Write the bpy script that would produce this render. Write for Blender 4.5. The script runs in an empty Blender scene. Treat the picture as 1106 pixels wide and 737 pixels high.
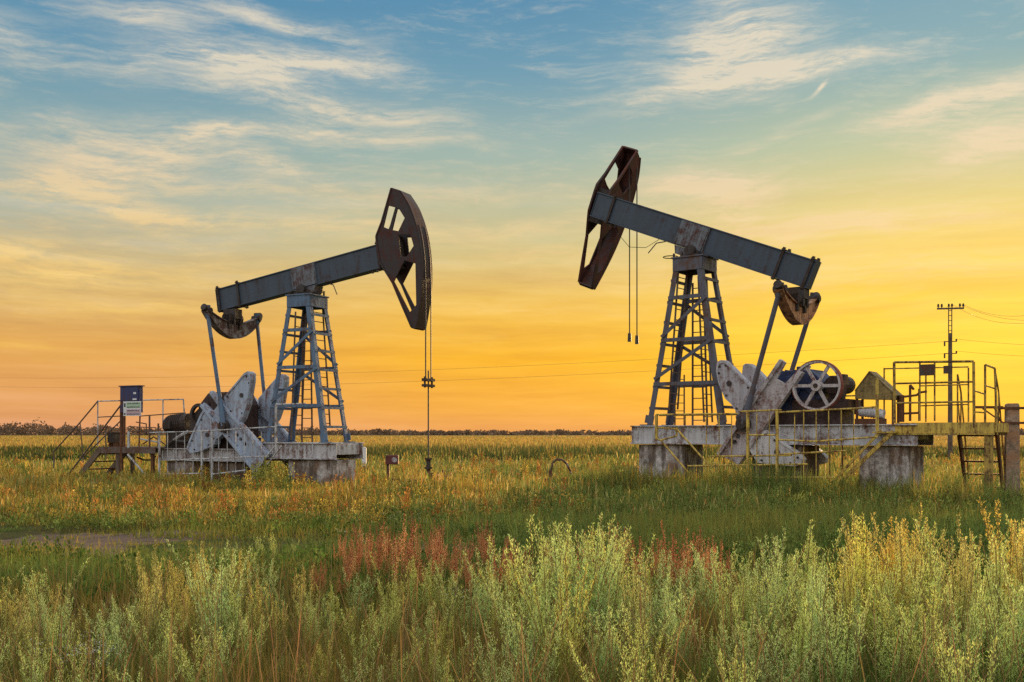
import bpy, math, random
import numpy as np
from mathutils import Vector, Matrix
from mathutils.geometry import tessellate_polygon

random.seed(7)
rng = np.random.default_rng(11)
R = math.radians
scene = bpy.context.scene
col = scene.collection

# ------------------------------------------------------------------ camera
F, CX, HY, CH = 1075.3, 553.0, 469.0, 1.6      # focal length in photo pixels, centre column, horizon row, eye height
cam_d = bpy.data.cameras.new('camera')
cam = bpy.data.objects.new('camera', cam_d)
col.objects.link(cam)
cam.location = (0, 0, CH)
cam.rotation_euler = (R(90), 0, 0)
cam_d.lens, cam_d.sensor_width = 35.0, 36.0
cam_d.shift_y = (HY - 368.5) / 1106.0
cam_d.clip_start, cam_d.clip_end = 0.1, 20000
scene.camera = cam


def at(px, py, Y):
    return Vector(((px - CX) / F * Y, Y, CH - (py - HY) / F * Y))


# ------------------------------------------------------------------ node helpers
def new_mat(name):
    m = bpy.data.materials.new(name)
    m.use_nodes = True
    nt = m.node_tree
    for n in list(nt.nodes):
        nt.nodes.remove(n)
    return m, nt


def N(nt, typ, **kw):
    n = nt.nodes.new(typ)
    for k, v in kw.items():
        if k.startswith('i_'):
            key = k[2:]
            n.inputs[int(key) if key.isdigit() else key.replace('_', ' ')].default_value = v
        else:
            setattr(n, k, v)
    return n


def math_n(nt, op, a, b=None, c=None, clamp=False):
    n = nt.nodes.new('ShaderNodeMath')
    n.operation = op
    n.use_clamp = clamp
    for i, v in enumerate((a, b, c)):
        if v is None:
            continue
        if isinstance(v, (int, float)):
            n.inputs[i].default_value = v
        else:
            nt.links.new(v, n.inputs[i])
    return n.outputs[0]


def mixc(nt, fac, a, b, mode='MIX'):
    n = nt.nodes.new('ShaderNodeMix')
    n.data_type = 'RGBA'
    n.blend_type = mode
    n.clamp_factor = True
    for idx, v in ((0, fac), (6, a), (7, b)):
        if isinstance(v, (int, float)):
            n.inputs[idx].default_value = v
        elif isinstance(v, tuple):
            n.inputs[idx].default_value = (*v, 1) if len(v) == 3 else v
        else:
            nt.links.new(v, n.inputs[idx])
    return n.outputs[2]


def ramp(nt, fac, stops, interp='LINEAR'):
    n = nt.nodes.new('ShaderNodeValToRGB')
    cr = n.color_ramp
    cr.interpolation = interp
    while len(cr.elements) < len(stops):
        cr.elements.new(0.5)
    for e, (p, c) in zip(cr.elements, stops):
        e.position = p
        e.color = (*c, 1) if len(c) == 3 else c
    nt.links.new(fac, n.inputs[0])
    return n.outputs[0]


def s2l(r, g, b):
    f = lambda c: (c / 255 / 12.92) if c / 255 <= 0.04045 else ((c / 255 + 0.055) / 1.055) ** 2.4
    return (f(r), f(g), f(b))


def metal(name, paint, rust=(0.085, 0.035, 0.018), amount=0.5, scale=3.0, rough=0.55, fine=0.35, paint2=None, streak=True, metallic=0.0):
    """Weathered paint over steel: two scales of rust patches, run streaks, grime, bump."""
    m, nt = new_mat(name)
    L = nt.links.new
    tc = N(nt, 'ShaderNodeTexCoord')
    geo = N(nt, 'ShaderNodeObjectInfo')
    off = N(nt, 'ShaderNodeVectorMath', operation='ADD')
    L(tc.outputs['Object'], off.inputs[0])
    sc = N(nt, 'ShaderNodeVectorMath', operation='SCALE')
    sc.inputs[0].default_value = (17, 9, 5)
    L(geo.outputs['Random'], sc.inputs['Scale'])
    L(sc.outputs[0], off.inputs[1])
    n1 = N(nt, 'ShaderNodeTexNoise', i_Scale=scale, i_Detail=9.0, i_Roughness=0.68)
    L(off.outputs[0], n1.inputs['Vector'])
    n2 = N(nt, 'ShaderNodeTexNoise', i_Scale=scale * 7, i_Detail=6.0, i_Roughness=0.7)
    L(off.outputs[0], n2.inputs['Vector'])
    mp = N(nt, 'ShaderNodeMapping')
    mp.inputs['Scale'].default_value = (scale * 4, scale * 4, scale * 0.5)
    L(off.outputs[0], mp.inputs['Vector'])
    n3 = N(nt, 'ShaderNodeTexNoise', i_Scale=1.0, i_Detail=5.0, i_Roughness=0.6)
    L(mp.outputs[0], n3.inputs['Vector'])
    s = math_n(nt, 'ADD', math_n(nt, 'MULTIPLY', n1.outputs['Fac'], 0.55), math_n(nt, 'MULTIPLY', n2.outputs['Fac'], fine))
    s = math_n(nt, 'ADD', s, math_n(nt, 'MULTIPLY', n3.outputs['Fac'], 0.3 if streak else 0.0))
    mid = (0.55 + fine + (0.3 if streak else 0)) * 0.5
    thr = mid + 0.13 - amount * 0.26
    mask = ramp(nt, math_n(nt, 'MULTIPLY_ADD', math_n(nt, 'SUBTRACT', s, thr), 9.0, 0.5, clamp=True), [(0, (0, 0, 0)), (1, (1, 1, 1))])
    p2 = paint2 or tuple(c * 0.72 for c in paint)
    pc = mixc(nt, ramp(nt, n3.outputs['Fac'], [(0.35, (0, 0, 0)), (0.65, (1, 1, 1))]), paint, p2)
    rc = mixc(nt, n2.outputs['Fac'], tuple(c * 0.45 for c in rust), tuple(c * 1.5 for c in rust))
    bc = mixc(nt, mask, pc, rc)
    b = N(nt, 'ShaderNodeBsdfPrincipled')
    L(bc, b.inputs['Base Color'])
    L(ramp(nt, mask, [(0, (rough,) * 3), (1, (0.9,) * 3)]), b.inputs['Roughness'])
    b.inputs['Metallic'].default_value = metallic
    bump = N(nt, 'ShaderNodeBump', i_Strength=0.35, i_Distance=0.02)
    L(math_n(nt, 'ADD', n2.outputs['Fac'], math_n(nt, 'MULTIPLY', mask, -0.3)), bump.inputs['Height'])
    L(bump.outputs[0], b.inputs['Normal'])
    o = N(nt, 'ShaderNodeOutputMaterial')
    L(b.outputs[0], o.inputs[0])
    return m


def concrete(name, base=(0.36, 0.33, 0.30), stain=(0.07, 0.045, 0.03), amount=0.5):
    m, nt = new_mat(name)
    L = nt.links.new
    tc = N(nt, 'ShaderNodeTexCoord')
    mp = N(nt, 'ShaderNodeMapping')
    mp.inputs['Scale'].default_value = (2.8, 2.8, 0.75)
    L(tc.outputs['Object'], mp.inputs['Vector'])
    st = N(nt, 'ShaderNodeTexNoise', i_Scale=1.3, i_Detail=8.0, i_Roughness=0.65)
    L(mp.outputs[0], st.inputs['Vector'])
    n1 = N(nt, 'ShaderNodeTexNoise', i_Scale=9.0, i_Detail=10.0, i_Roughness=0.75)
    L(tc.outputs['Object'], n1.inputs['Vector'])
    c = mixc(nt, ramp(nt, n1.outputs['Fac'], [(0.33, (0, 0, 0)), (0.67, (1, 1, 1))]), tuple(x * 0.38 for x in base), tuple(x * 1.45 for x in base))
    n0 = N(nt, 'ShaderNodeTexNoise', i_Scale=2.2, i_Detail=6.0, i_Roughness=0.6)
    L(tc.outputs['Object'], n0.inputs['Vector'])
    c = mixc(nt, ramp(nt, n0.outputs['Fac'], [(0.48, (0, 0, 0)), (0.60, (0.8, 0.8, 0.8))]), c, (stain[0] * 2.4, stain[1] * 1.9, stain[2] * 1.4))
    k = ramp(nt, st.outputs['Fac'], [(0.62 - amount * 0.25, (0, 0, 0)), (0.70 - amount * 0.2, (1, 1, 1))])
    c = mixc(nt, math_n(nt, 'MULTIPLY', k, 0.85), c, stain)
    b = N(nt, 'ShaderNodeBsdfPrincipled')
    L(c, b.inputs['Base Color'])
    b.inputs['Roughness'].default_value = 0.92
    bump = N(nt, 'ShaderNodeBump', i_Strength=0.6, i_Distance=0.03)
    L(n1.outputs['Fac'], bump.inputs['Height'])
    L(bump.outputs[0], b.inputs['Normal'])
    o = N(nt, 'ShaderNodeOutputMaterial')
    L(b.outputs[0], o.inputs[0])
    return m


def plain(name, c, rough=0.6, metallic=0.0):
    m, nt = new_mat(name)
    tc = N(nt, 'ShaderNodeTexCoord')
    n1 = N(nt, 'ShaderNodeTexNoise', i_Scale=14.0, i_Detail=6.0)
    nt.links.new(tc.outputs['Object'], n1.inputs['Vector'])
    cc = mixc(nt, n1.outputs['Fac'], tuple(x * 0.7 for x in c), tuple(x * 1.25 for x in c))
    b = N(nt, 'ShaderNodeBsdfPrincipled')
    nt.links.new(cc, b.inputs['Base Color'])
    b.inputs['Roughness'].default_value = rough
    b.inputs['Metallic'].default_value = metallic
    o = N(nt, 'ShaderNodeOutputMaterial')
    nt.links.new(b.outputs[0], o.inputs[0])
    return m


def leafmat(name, trans=0.45, gain=1.0, rand=0.35, hue=False):
    """Foliage: per-leaf colour from the mesh's own attribute, partly translucent."""
    m, nt = new_mat(name)
    L = nt.links.new
    a = N(nt, 'ShaderNodeAttribute', attribute_name='Col')
    oi = N(nt, 'ShaderNodeObjectInfo')
    v = math_n(nt, 'MULTIPLY_ADD', oi.outputs['Random'], rand, gain - rand * 0.5)
    vm = N(nt, 'ShaderNodeVectorMath', operation='SCALE')
    L(a.outputs['Color'], vm.inputs[0])
    L(v, vm.inputs['Scale'])
    if hue:
        wn = N(nt, 'ShaderNodeTexWhiteNoise', noise_dimensions='1D')
        L(math_n(nt, 'MULTIPLY', oi.outputs['Random'], 91.7), wn.inputs['W'])
        tint = ramp(nt, wn.outputs['Value'], [(0.0, (0.94, 1.0, 1.0)), (0.45, (1.03, 1.0, 0.86)), (0.78, (1.06, 1.0, 0.78)), (1.0, (1.18, 0.96, 0.60))])
        vmul = N(nt, 'ShaderNodeVectorMath', operation='MULTIPLY')
        L(vm.outputs[0], vmul.inputs[0]); L(tint, vmul.inputs[1])
        vm = vmul
    d = N(nt, 'ShaderNodeBsdfDiffuse')
    t = N(nt, 'ShaderNodeBsdfTranslucent')
    L(vm.outputs[0], d.inputs[0])
    L(vm.outputs[0], t.inputs[0])
    mx = N(nt, 'ShaderNodeMixShader', i_0=trans)
    L(d.outputs[0], mx.inputs[1])
    L(t.outputs[0], mx.inputs[2])
    o = N(nt, 'ShaderNodeOutputMaterial')
    L(mx.outputs[0], o.inputs[0])
    return m


# ------------------------------------------------------------------ mesh helpers
class MB:
    def __init__(s):
        s.v, s.f = [], []

    def add(s, vs, fs):
        o = len(s.v)
        s.v += [tuple(v) for v in vs]
        s.f += [tuple(i + o for i in f) for f in fs]
        return s

    def box(s, x0, x1, y0, y1, z0, z1):
        vs = [(x, y, z) for z in (z0, z1) for y in (y0, y1) for x in (x0, x1)]
        return s.add(vs, [(0, 2, 3, 1), (4, 5, 7, 6), (0, 1, 5, 4), (2, 6, 7, 3), (0, 4, 6, 2), (1, 3, 7, 5)])

    def bar(s, p0, p1, w, h=None, up=(0, 0, 1)):
        p0, p1 = Vector(p0), Vector(p1)
        h = h or w
        d = (p1 - p0).normalized()
        u = Vector(up)
        if abs(d.dot(u)) > 0.98:
            u = Vector((1, 0, 0))
        a = d.cross(u).normalized()
        b = a.cross(d).normalized()
        vs = []
        for p in (p0, p1):
            for i, j in ((-1, -1), (1, -1), (1, 1), (-1, 1)):
                vs.append(p + a * (w / 2 * i) + b * (h / 2 * j))
        return s.add(vs, [(3, 2, 1, 0), (4, 5, 6, 7), (0, 1, 5, 4), (1, 2, 6, 5), (2, 3, 7, 6), (3, 0, 4, 7)])

    def angle(s, p0, p1, w, t, ax, ay):
        """An L-section bar whose flanges lie along ax and ay."""
        p0, p1 = Vector(p0), Vector(p1)
        ax, ay = Vector(ax), Vector(ay)
        prof = [(0, 0), (w, 0), (w, t), (t, t), (t, w), (0, w)]
        vs = [p + ax * a + ay * b for p in (p0, p1) for a, b in prof]
        fs = [(0, 1, 2, 3), (0, 3, 4, 5), (9, 8, 7, 6), (11, 10, 9, 6)]
        fs += [(i, (i + 1) % 6, (i + 1) % 6 + 6, i + 6) for i in range(6)]
        return s.add(vs, fs)

    def tube(s, p0, p1, r, n=8, r2=None):
        p0, p1 = Vector(p0), Vector(p1)
        r2 = r if r2 is None else r2
        d = (p1 - p0).normalized()
        u = Vector((0, 0, 1)) if abs(d.z) < 0.95 else Vector((1, 0, 0))
        a = d.cross(u).normalized()
        b = a.cross(d)
        vs = []
        for p, q in ((p0, r), (p1, r2)):
            for k in range(n):
                t = 2 * math.pi * k / n
                vs.append(p + a * (q * math.cos(t)) + b * (q * math.sin(t)))
        fs = [(k, (k + 1) % n, (k + 1) % n + n, k + n) for k in range(n)]
        fs += [tuple(range(n - 1, -1, -1)), tuple(range(n, 2 * n))]
        return s.add(vs, fs)

    def path(s, pts, r, n=6):
        for a, b in zip(pts[:-1], pts[1:]):
            s.tube(a, b, r, n)
        return s

    def prism(s, loops, y0, y1, axis='y'):
        """Polygon (first loop) with holes (others), given as (x, z) pairs, from y0 to y1."""
        def P(a, b, y):
            return (a, y, b) if axis == 'y' else (y, a, b)
        flat = [p for l in loops for p in l]
        n = len(flat)
        tris = tessellate_polygon([[Vector((a, b, 0)) for a, b in l] for l in loops])
        vs = [P(a, b, y0) for a, b in flat] + [P(a, b, y1) for a, b in flat]
        fs = [tuple(t) for t in tris] + [tuple(i + n for i in reversed(t)) for t in tris]
        o = 0
        for l in loops:
            m = len(l)
            fs += [(o + i, o + (i + 1) % m, o + (i + 1) % m + n, o + i + n) for i in range(m)]
            o += m
        return s.add(vs, fs)

    def ibeam(s, x0, x1, yc, z0, z1, w, t=0.03):
        s.box(x0, x1, yc - w / 2, yc + w / 2, z1 - t, z1)
        s.box(x0, x1, yc - w / 2, yc + w / 2, z0, z0 + t)
        s.box(x0, x1, yc - t / 2, yc + t / 2, z0 + t, z1 - t)
        return s

    def build(s, name, mat, parent=None, bevel=0.0, smooth=False):
        me = bpy.data.meshes.new(name)
        me.from_pydata(s.v, [], s.f)
        me.update()
        import bmesh
        bm = bmesh.new()
        bm.from_mesh(me)
        bmesh.ops.recalc_face_normals(bm, faces=bm.faces)
        bm.to_mesh(me)
        bm.free()
        me.materials.append(mat)
        if smooth:
            for p in me.polygons:
                p.use_smooth = True
        o = bpy.data.objects.new(name, me)
        col.objects.link(o)
        if parent:
            o.parent = parent
        if bevel:
            b = o.modifiers.new('bevel', 'BEVEL')
            b.width = bevel
            b.segments = 2
            b.limit_method = 'ANGLE'
            b.angle_limit = R(50)
        return o


def tag(o, label=None, cat=None, group=None, kind=None):
    for k, v in (('label', label), ('category', cat), ('group', group), ('kind', kind)):
        if v:
            o[k] = v
    return o


def empty(name, loc, rz, label, cat, group=None):
    o = bpy.data.objects.new(name, None)
    col.objects.link(o)
    o.location = loc
    o.rotation_euler = (0, 0, rz)
    return tag(o, label, cat, group)


def circle(cx, cz, r, n=24):
    return [(cx + r * math.cos(2 * math.pi * k / n), cz + r * math.sin(2 * math.pi * k / n)) for k in range(n)]


# ------------------------------------------------------------------ materials
M = {}
M['beam_blue'] = metal('beam blue grey paint', (0.034, 0.056, 0.090), amount=0.14, scale=1.6, rust=(0.05, 0.03, 0.03), paint2=(0.028, 0.042, 0.062))
M['head_rust'] = metal('head rust red paint', (0.018, 0.009, 0.010), amount=0.34, scale=2.0, rust=(0.065, 0.017, 0.012))
M['head_rust_pale'] = metal('head rust red faded paint', (0.026, 0.010, 0.011), amount=0.48, scale=2.0, rust=(0.095, 0.025, 0.015))
M['tower_blue'] = metal('tower blue grey paint', (0.085, 0.15, 0.25), amount=0.26, scale=2.4, rust=(0.09, 0.045, 0.03))
M['tower_grey'] = metal('tower grey paint', (0.085, 0.09, 0.125), amount=0.3, scale=2.4, rust=(0.10, 0.05, 0.03))
M['dark'] = metal('dark oily steel', (0.03, 0.026, 0.026), amount=0.5, scale=4.0, rust=(0.035, 0.017, 0.010))
M['crank_blue'] = metal('crank pale blue white paint', (0.33, 0.40, 0.52), amount=0.30, scale=2.2, rust=(0.16, 0.07, 0.05))
M['crank_rust'] = metal('crank grey paint with much rust', (0.44, 0.41, 0.43), amount=0.36, scale=2.6, streak=False, rust=(0.15, 0.065, 0.05))
M['weight_grey'] = metal('counterweight lilac grey paint', (0.40, 0.39, 0.44), amount=0.28, scale=2.2, rust=(0.15, 0.07, 0.05))
M['weight_white'] = metal('counterweight white grey paint', (0.55, 0.54, 0.56), amount=0.22, scale=2.2, rust=(0.12, 0.06, 0.04))
M['base_white'] = metal('base white paint', (0.50, 0.51, 0.54), amount=0.34, scale=1.8, rust=(0.13, 0.06, 0.04), paint2=(0.36, 0.36, 0.39))
M['eq_grey'] = metal('equalizer grey paint', (0.26, 0.24, 0.24), amount=0.6, scale=3.5, rust=(0.08, 0.04, 0.03))
M['eq_ochre'] = metal('equalizer ochre primer', (0.42, 0.20, 0.09), amount=0.42, scale=3.5, rust=(0.06, 0.025, 0.018))
M['gear_blue'] = metal('gearbox blue paint', (0.014, 0.032, 0.11), amount=0.34, scale=3.0, rust=(0.03, 0.02, 0.02))
M['gear_brown'] = metal('gearbox dark brown paint', (0.05, 0.022, 0.018), amount=0.45, scale=3.0, rust=(0.025, 0.012, 0.010))
M['wheel_grey'] = metal('wheel grey lilac paint', (0.46, 0.42, 0.43), amount=0.30, scale=4.0, rust=(0.12, 0.04, 0.03))
M['wheel_red'] = metal('wheel red rim paint', (0.22, 0.035, 0.02), amount=0.5, scale=4.0)
M['yellow'] = metal('railing yellow paint', (0.60, 0.42, 0.07), amount=0.34, scale=4.0, rust=(0.12, 0.05, 0.02), paint2=(0.32, 0.22, 0.04))
M['yellow_dark'] = metal('railing dull yellow paint', (0.42, 0.28, 0.05), amount=0.45, scale=4.0, rust=(0.07, 0.03, 0.015))
M['rail_white'] = metal('railing white paint', (0.50, 0.52, 0.55), amount=0.35, scale=5.0, rust=(0.11, 0.055, 0.035))
M['rail_dark'] = metal('railing bare brown steel', (0.12, 0.095, 0.085), amount=0.5, scale=5.0, rust=(0.09, 0.04, 0.02))
M['rust'] = metal('rusty steel', (0.16, 0.07, 0.03), amount=0.6, scale=5.0, rough=0.9, rust=(0.09, 0.035, 0.015))
M['olive'] = metal('shelter olive yellow sheet', (0.27, 0.19, 0.06), amount=0.42, scale=2.5, rust=(0.09, 0.06, 0.02))
M['cab_blue'] = metal('cabinet dark blue paint', (0.018, 0.026, 0.11), amount=0.2, scale=3.0)
M['red'] = metal('valve red paint', (0.10, 0.013, 0.014), amount=0.32, scale=5.0, rust=(0.07, 0.02, 0.015))
M['white'] = plain('white plate', (0.62, 0.63, 0.66))
M['sign_green'] = plain('sign pale green', (0.34, 0.47, 0.34))
M['sign_pink'] = plain('sign pale pink', (0.46, 0.33, 0.38))
M['sign_text'] = plain('sign lettering', (0.05, 0.06, 0.07))
M['sign_back'] = metal('sign back dark', (0.05, 0.04, 0.03), amount=0.4, scale=4.0)
M['wood'] = metal('weathered timber', (0.13, 0.09, 0.06), amount=0.4, scale=3.0, rust=(0.07, 0.045, 0.03))
M['concrete'] = concrete('stained pale concrete', (0.44, 0.41, 0.40), amount=0.62)
M['saddle'] = metal('saddle mottled paint', (0.13, 0.15, 0.18), amount=0.45, scale=3.5, rust=(0.07, 0.03, 0.025))
M['concrete_dark'] = concrete('heavily stained concrete', (0.26, 0.22, 0.19), stain=(0.06, 0.035, 0.02), amount=0.85)
M['concrete_post'] = concrete('brown concrete', (0.30, 0.22, 0.16), stain=(0.14, 0.09, 0.06), amount=0.3)
M['wire'] = plain('dark cable', (0.03, 0.028, 0.026), 0.5)
M['rope'] = plain('steel rope', (0.05, 0.042, 0.036), 0.6)
M['porcelain'] = plain('brown insulator', (0.045, 0.028, 0.024), 0.85)

# ------------------------------------------------------------------ a pumpjack
# local frame: x towards the horsehead, y across, z up; origin on the ground under the tower's centre
HEAD_OUT = HEAD_HOLES = HEAD_ARC = None


class Frame:
    def __init__(s, px, Y, rz):
        s.o = Vector(((px - CX) / F * Y, Y, 0))
        s.rz = rz
        s.ex = Vector((math.cos(rz), math.sin(rz), 0))
        s.ey = Vector((-math.sin(rz), math.cos(rz), 0))

    def lp(s, px, py, y):
        """Where the sight line of a photo pixel meets the lengthwise plane y -> (x, z)."""
        C = Vector((0, 0, CH)) - s.o
        d = Vector(((px - CX) / F, 1, -(py - HY) / F))
        t = (y - C.dot(s.ey)) / d.dot(s.ey)
        p = C + d * t
        return (p.dot(s.ex), p.z)

    def lx(s, px, py, x):
        """The same for the crosswise plane x -> (y, z)."""
        C = Vector((0, 0, CH)) - s.o
        d = Vector(((px - CX) / F, 1, -(py - HY) / F))
        t = (x - C.dot(s.ex)) / d.dot(s.ex)
        p = C + d * t
        return (p.dot(s.ey), p.z)

    def P(s, px, py, y):
        x, z = s.lp(px, py, y)
        return Vector((x, y, z))


TH_L, TH_R = R(26), R(37)
FL = Frame(332.0, 30.7, -TH_L)
FR = Frame(750.5, 26.9, math.pi - TH_R)
ZB_L, ZB_R = 1.34, 1.83
PIV = 5.1                     # beam centre line above the base top, at the pivot
TILT_L, TILT_R = R(8.6), R(22.5)

# horsehead outline, measured on the left machine and brought into the beam's own axes
def beam_local(fr, px, py, y, zb, tilt):
    x, z = fr.lp(px, py, y)
    z -= zb + PIV
    return (x * math.cos(tilt) + z * math.sin(tilt), -x * math.sin(tilt) + z * math.cos(tilt))

hd = lambda pts: [beam_local(FL, a, b, -0.24, ZB_L, TILT_L) for a, b in pts]
HEAD_ARC = hd([(431.5, 206.5), (441.5, 222.5), (449, 243), (453, 262), (455.3, 285), (455, 310), (452, 335), (448.5, 355)])
def rounded(pts, k=4):
    """A smooth curve through the measured points of the arc."""
    out = []
    for i in range(len(pts) - 1):
        p0, p1, p2, p3 = pts[max(i - 1, 0)], pts[i], pts[i + 1], pts[min(i + 2, len(pts) - 1)]
        for j in range(k):
            t = j / k
            out.append(tuple(0.5 * (2 * b + (c - a) * t + (2 * a - 5 * b + 4 * c - d) * t * t + (3 * b - a - 3 * c + d) * t ** 3)
                             for a, b, c, d in zip(p0, p1, p2, p3)))
    return out + [pts[-1]]


HEAD_ARC = rounded(HEAD_ARC)
HEAD_OUT = hd([(422.4, 203.6)]) + HEAD_ARC + hd([(444, 353.5), (433, 328), (423.8, 306), (414.5, 291), (410, 283), (406.5, 262), (406, 255.5), (412, 240)])
HEAD_HOLES = [hd([(415.7, 244.5), (420.6, 224.2), (430.3, 226.7), (436, 236), (430, 248.5), (422, 247)]),
              hd([(431.5, 255), (443, 254.8), (446, 265.8), (439.5, 276), (433.8, 276)]),
              hd([(437.5, 284.5), (448, 287.5), (448.8, 327), (442.6, 334), (427.5, 304.5)])]


def grow(loop, k):
    cx, cz = sum(p[0] for p in loop) / len(loop), sum(p[1] for p in loop) / len(loop)
    return [(cx + (a - cx) * k, cz + (b - cz) * k) for a, b in loop]


HEAD_HOLES = [grow(l, 1.13) for l in HEAD_HOLES]


def pumpjack(fr, zb, tilt, near, label, mats, arm, lobes, pin, holes, pit_top_x, step, swing=None, rear=-5.4):
    root = empty('pumpjack', fr.o, fr.rz, label, 'pumpjack')
    G = lambda k: M[mats[k]]
    # ---- concrete pedestals
    for x0, x1, k in ((rear + 0.2, rear + 1.35, 'concrete'), (-3.2, -1.9, 'concrete_dark'), (0.05 if not step else -0.25, 1.38, 'concrete')):
        m = MB().box(x0, x1, -0.62, 0.62, -0.2, zb - (0.52 if not (step and x0 < -1.5) else 0.62))
        m.build('concrete_pedestal', M[k], root, 0.03)
    # ---- base frame: two long I-beams, cross ties
    m = MB()
    z_rear = zb - (0.20 if step else 0)
    for y in (-0.68, 0.68):
        if step:
            m.ibeam(-1.35, 1.58, y, zb - 0.50, zb, 0.2)
            m.ibeam(-5.4, -1.352, y, z_rear - 0.40, z_rear, 0.2)
        else:
            m.ibeam(rear, 1.56, y, zb - 0.50, zb, 0.2)
    for x in (rear + 0.15, -4.0, -2.8, -1.6, -0.4, 0.6, 1.45):
        zz = z_rear if x < -1.35 else zb
        m.box(x - 0.06, x + 0.06, -0.66, 0.66, zz - 0.36, zz - 0.04)
    for k in range(14):
        x = -5.2 + k * 0.5
        for y in (-0.785, 0.785):
            zz = z_rear if x < -1.35 else zb
            m.box(x - 0.012, x + 0.012, y - 0.022, y + 0.022, zz - 0.36, zz - 0.05)
    m.build('base_frame', G('base'), root, 0.008)
    m = MB()
    m.box(-1.3, 1.5, -0.655, 0.655, zb - 0.045, zb - 0.003)
    m.box(rear + 0.1, -1.4, -0.655, 0.655, z_rear - 0.045, z_rear - 0.003)
    m.build('deck_plate', G('base'), root)
    # ---- samson-post tower
    TB, TT, H = (1.13, 0.605), (0.37, 0.43), 4.45
    def leg(sx, sy, t):
        return Vector((sx * (TB[0] + (TT[0] - TB[0]) * t), sy * (TB[1] + (TT[1] - TB[1]) * t), zb + 0.03 + H * t))
    for sx in (-1, 1):
        for sy in (-1, 1):
            m = MB()
            m.angle(leg(sx, sy, 0), leg(sx, sy, 1), 0.15, 0.03, (-sx, 0, 0), (0, -sy, 0))
            m.box(leg(sx, sy, 0).x - 0.16, leg(sx, sy, 0).x + 0.16, sy * TB[1] - 0.12, sy * TB[1] + 0.12, zb + 0.002, zb + 0.032)
            m.bar(leg(sx, sy, 0) + Vector((0.05 * -sx, -sy * 0.01, 0.03)), leg(sx, sy, 0.05) + Vector((0.05 * -sx, -sy * 0.01, 0.02)), 0.26, 0.02, (0, 1, 0))
            m.build('tower_leg', G('tower'), root)
    for sy in (-1, 1):                                     # the two broad faces
        for t in (0.245, 0.51, 0.765):
            MB().bar(leg(-1, sy, t), leg(1, sy, t), 0.05, 0.10).build('cross_brace', G('tower'), root)
        e = Vector((0, sy * 0.03, 0))
        fl = near if sy == near else -near                 # one diagonal per panel, crossed on the far face
        for a, b in ((0.275, 0.50), (0.53, 0.755)):
            MB().bar(leg(-1 if fl < 0 else 1, sy, a) + e, leg(1 if fl < 0 else -1, sy, b) + e, 0.03, 0.09).build('diagonal_brace', G('tower'), root)
    for sx in (-1, 1):                                     # the two narrow faces
        for t in (0.10, 0.23, 0.36, 0.49, 0.62, 0.74, 0.87):
            MB().bar(leg(sx, -1, t), leg(sx, 1, t), 0.04, 0.075).build('cross_brace', G('tower'), root)
    for x_off, yb, lo, hi in ((0.62, 0.12, 0.1, 0.93), (-0.35, -0.1, 0.02, 0.9)):   # climbing ladders
        m = MB()
        def lad(t, d):
            return Vector((x_off * (1 - 0.55 * t), yb + d, zb + H * t))
        for d in (-0.25, 0.25):
            m.tube(lad(lo, d), lad(hi, d), 0.026, 6)
        for k in range(13):
            t = lo + (hi - lo) * (k + 0.5) / 13
            m.tube(lad(t, -0.25), lad(t, 0.25), 0.014, 5)
        m.build('ladder', M['rail_dark'], root)
    m = MB()                                               # a second ladder, lengthwise on the far face
    l0, l1 = (-0.60, -0.20) if step else (-0.12, 0.32)
    yf = lambda t: -near * (TB[1] + (TT[1] - TB[1]) * t - 0.10)
    for x in (l0, l1):
        m.tube((x, yf(0), zb), (x * 0.75, yf(0.88), zb + H * 0.88), 0.028, 6)
    for k in range(13):
        t = 0.88 * (k + 0.5) / 13
        q = 1 - 0.25 * t / 0.88
        m.tube((l0 * q, yf(t), zb + H * t), (l1 * q, yf(t), zb + H * t), 0.014, 5)
    m.build('ladder', M['rail_dark'], root)
    m = MB()
    zt = zb + 0.03 + H
    for sy in (-1, 1):
        m.box(-TT[0] - 0.06, TT[0] + 0.06, sy * (TT[1] + 0.012) - 0.02, sy * (TT[1] + 0.012) + 0.02, zt - 0.34, zt)
    for sx in (-1, 1):
        m.box(sx * (TT[0] + 0.05) - 0.02, sx * (TT[0] + 0.05) + 0.02, -TT[1] + 0.012, TT[1] - 0.012, zt - 0.34, zt)
    m.box(-TT[0] - 0.10, TT[0] + 0.10, -TT[1] - 0.06, TT[1] + 0.06, zt + 0.002, zt + 0.045)
    m.build('tower_head', G('tower'), root, 0.006)
    # ring guard sticking out of the tower head
    m = MB()
    ring = [Vector((0.60 + 0.20 * math.cos(a), 0.20 * math.sin(a) - near * -0.25, zt + 0.10)) for a in [k * math.pi / 6 for k in range(13)]]
    m.path(ring, 0.014, 5)
    m.tube((0.35, near * 0.25, zt + 0.03), ring[6], 0.014, 5)
    m.build('ring_guard', M['dark'], root)
    for x, y in ((-0.41, near * 0.35), (-0.32, -near * 0.35), (0.4, -near * 0.3), (0.41, near * 0.42)):
        MB().tube((x, y, zt + 0.046), (x, y, zt + 0.15), 0.03, 6).build('bolt', M['dark'], root)
    # ---- saddle bearing
    m = MB()
    m.box(-0.26, 0.26, -0.36, 0.36, zt + 0.047, zt + 0.10)
    for y in (-0.28, 0.28):
        m.tube((0, y - 0.08, zt + 0.20), (0, y + 0.08, zt + 0.20), 0.15, 14)
        m.box(-0.14, 0.14, y - 0.06, y + 0.06, zt + 0.09, zt + 0.22)
    m.tube((0, -0.34, zt + 0.20), (0, 0.34, zt + 0.20), 0.07, 12)
    for x in (-0.22, 0.22):
        for y in (-0.3, 0.3):
            m.tube((x, y, zt + 0.10), (x, y, zt + 0.17), 0.025, 6)
    m.build('saddle_bearing', M['dark'], root)
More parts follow.
